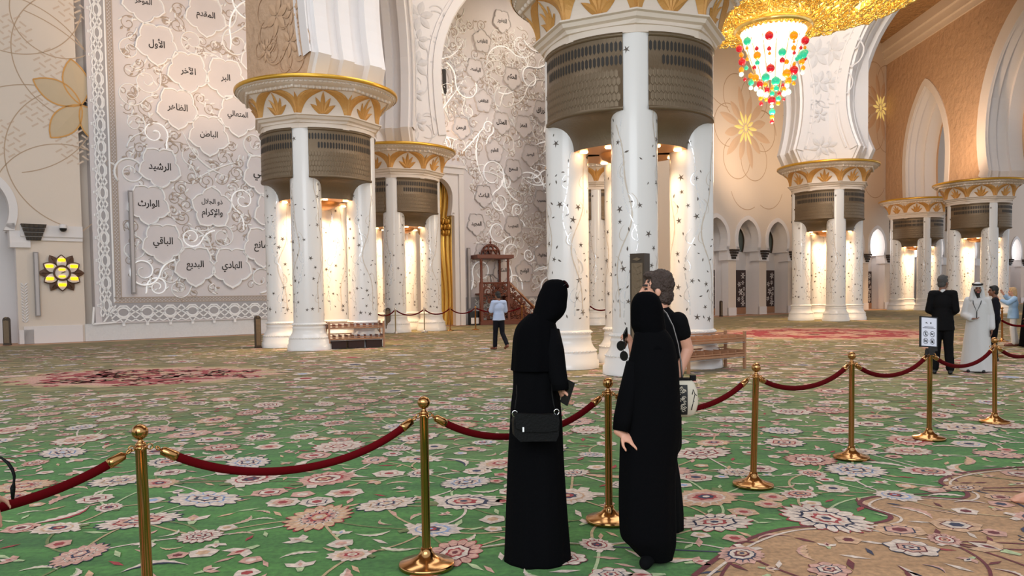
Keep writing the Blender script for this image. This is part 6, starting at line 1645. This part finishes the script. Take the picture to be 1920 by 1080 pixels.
# --- man in the white robe
p = ground(1831, 697)
h = Human((p.x, p.y), 146, 1.66, 'bearded man in long white robe and white headscarf with black cord, hands at his front', yaw=12, sL=(-.165, -.01, 1.42), sR=(.165, -.01, 1.42), eR=(.225, .0, 1.13), wR=(.09, .24, 1.06), fdR=(-.9, .35, .0), pnR=(0, .2, 1), curlR=.4, eL=(-.225, -.04, 1.12), wL=(-.25, .04, .86))
h.body(M['skinbrown'], .009, beard=True)
k = h.k; m = MB(); h.torso(m, .004)
for sd in 'LR': m.cap(h.J['s' + sd], h.J['e' + sd], .066, .066); m.cap(h.J['e' + sd], h.J['e' + sd].lerp(h.J['w' + sd], .9), .066, .060)
m.loft([ring((0, 0, z * k), rx * k, ry * k, 40, am, 6, z * 2) for z, rx, ry, am in ((.02, .285, .24, .05), (.3, .26, .22, .045), (.6, .235, .19, .035), (.9, .205, .16, .02), (1.15, .18, .135, .0), (1.35, .165, .12, 0), (1.44, .10, .08, 0))])
remesh(m, 'white_robe', M['white'], h.root, .012, 3)
m = MB()
def hb(c, r): m.ball(h.hp(c), tuple(v * k for v in r), 16, rot=h.HR)
hb((0, -.018, .05), (.088, .105, .095)); m.cap(h.hp((0, -.06, .02)), h.hp((0, -.09, -.24)), .088 * k, .10 * k)
for sx in (-1, 1): m.cap(h.hp((sx * .078, -.02, .03)), h.hp((sx * .10, -.02, -.20)), .030 * k, .05 * k)
remesh(m, 'headscarf', M['white'], h.root, .009, 3)
for zz in (.088, .106):
    m = MB(); m.tube([h.hp((.090 * math.cos(t * PI / 12), -.018 + .104 * math.sin(t * PI / 12), zz - .012 * math.sin(t * PI / 12))) for t in range(25)], .0105 * k, 8); m.build('head_cord', M['black'], h.root)
m = MB(); m.tube([h.J['neck'] + V((-.07, .04, -.02)), h.J['chest'] + V((-.06, .15, .08)), h.J['chest'] + V((.0, .165, -.07)), h.J['chest'] + V((.06, .15, .08)), h.J['neck'] + V((.07, .04, -.02))], .007, 6); m.tube([h.J['chest'] + V((.0, .165, -.07)), h.J['chest'] + V((.0, .175, -.2))], .008, 6); m.build('lanyard', M['black'], h.root); h.shoes(M['black'])
# --- dark-haired man right behind him
p = at(1864, 640, 16.6)
h = Human((p.x, p.y), 60, 1.60, 'dark-haired man in navy shirt half hidden behind the man in white', yaw=10)
h.body(M['skinbrown'], .012); h.shirt('navy_shirt', M['navytrouser'], .012, 1.7, .014); h.trousers(M['darksuit'], .012, .014); h.shoes(M['black'], .014); h.hair(M['hairblack'], .010, disp=.008)
# --- blonde woman taking a picture
p = at(1899, 643, 20.6)
h = Human((p.x, p.y), 62, 1.55, 'blonde woman in pale blue shirt and white trousers raising her phone', yaw=-12, eL=(-.26, .16, 1.30), wL=(-.14, .40, 1.42), eR=(.27, .12, 1.42), wR=(.13, .26, 1.58), fdL=(.1, .5, .8), fdR=(-.3, .4, .8), aR=(.11, -.12, .085), kR=(.1, -.03, .5), tR=(.125, .07, .03))
h.body(M['skin'], .012); h.shirt('blue_shirt', M['skyshirt'], .02, 1.6, .014, .12); h.trousers(M['whitetrouser'], .012, .014); h.hair(M['hairblonde'], .010, long=.10, disp=.012); h.shoes(M['wood'], .014)
m = MB(); m.cap(h.hp((0, -.09, -.07)), h.hp((0, -.11, -.14)), .014, .01, 8); m.build('hair_tie', M['black'], h.root)
ph3 = empty('phone', tuple(h.root.matrix_basis @ (h.J['wL'] + V((.04, .06, .09)))), R(62), 'white phone held up by the blonde woman', 'phone')
m = MB(); m.box((0, 0, 0), (.15, .01, .075)); m.build('case', M['white'], ph3); m = MB(); m.box((0, -.0058, 0), (.135, .001, .065)); m.build('screen', M['darklens'], ph3)
# --- woman in black at the right edge
p = at(1930, 650, 20.2)
h = Human((p.x, p.y), 50, 1.56, 'person in long black robe cut by the right frame edge', yaw=0)
h.body(M['skin'], .012); m = MB(); m.loft([ring((0, 0, z), rx, ry, 36, am, 6, z) for z, rx, ry, am in ((.02, .27, .24, .05), (.5, .23, .2, .03), (.95, .19, .16, .01), (1.2, .19, .14, 0), (1.28, .12, .1, 0), (1.31, .06, .06, 0))])
for sd in 'LR': m.cap(h.J['s' + sd], h.J['e' + sd], .07, .07); m.cap(h.J['e' + sd], h.J['w' + sd], .07, .06)
remesh(m, 'abaya', M['abaya'], h.root, .014, 3); h.hair(M['hairbrown'], .010)
# --- man walking near the pulpit
p = ground(936, 655)
h = Human((p.x, p.y), 28, 1.62, 'man in pale blue short-sleeved shirt and dark trousers walking towards the pulpit', pitch=14, yaw=8, head=(0, .05, 1.635),
          hL=(-.085, 0, .93), hR=(.085, 0, .93), kL=(-.10, .05, .50), aL=(-.11, .06, .085), tL=(-.13, .24, .03), kR=(.10, -.03, .5), aR=(.12, -.30, .16), tR=(.13, -.16, .045), eL=(-.25, .04, 1.14), wL=(-.16, .26, 1.05), eR=(.25, .02, 1.14), wR=(.22, .22, 1.08), fdL=(.4, .8, .1), fdR=(-.3, .9, 0))
h.body(M['skinbrown'], .012); h.shirt('blue_shirt', M['blueshirt'], .022, .85, .014, .06); h.trousers(M['navytrouser'], .012, .014); h.hair(M['hairblack'], .010, disp=.008); h.shoes(M['wood'], .014)
# --- passers-by cut by the frame: a foot at the right edge, a hand at the left edge
p = ground(1912, 943)
h = Human((p.x + .50, p.y - .02), 84, 1.68, 'barefoot person striding in from the right, only a bare foot inside the frame', aL=(-.06, .42, .085), tL=(-.06, .56, .03), kL=(-.08, .25, .5), aR=(.1, -.25, .12), kR=(.1, .0, .5), tR=(.11, -.1, .03))
h.body(M['skin'], .009); h.shirt('black_shirt', M['blackcloth'], .015, 1.6, .014); h.trousers(M['darksuit'], .012, .014, .75); h.hair(M['hairblack'], .010)
p = at(-118, 945, 2.82)
h = Human((p.x, p.y), -82, 1.66, 'person passing at the left edge, only fingertips inside the frame', eR=(.23, .02, 1.13), wR=(.22, .13, .93), fdR=(0, .8, -.5), pnR=(-1, 0, -.3))
h.body(M['skin'], .009); h.shirt('black_shirt', M['blackcloth'], .012, 1.5, .014); h.trousers(M['darksuit'], .012, .014); h.hair(M['hairblack'], .010)
h.world('wR', at(-42, 932, 2.72))
cd = empty('wrist_cord', tuple(at(2, 858, 2.75)), 0, 'dark looped cord hanging at the left frame edge above the rope', 'cord')
m = MB(); o0 = at(2, 858, 2.75); m.tube([at(x, y, 2.75) - o0 for x, y in ((-40, 850), (2, 858), (15, 868), (23, 880), (27, 893), (26, 905), (24, 915), (24, 936))], [.004, .004, .006, .006, .005, .004, .009, .005], 8); m.build('cord', M['leather'], cd)
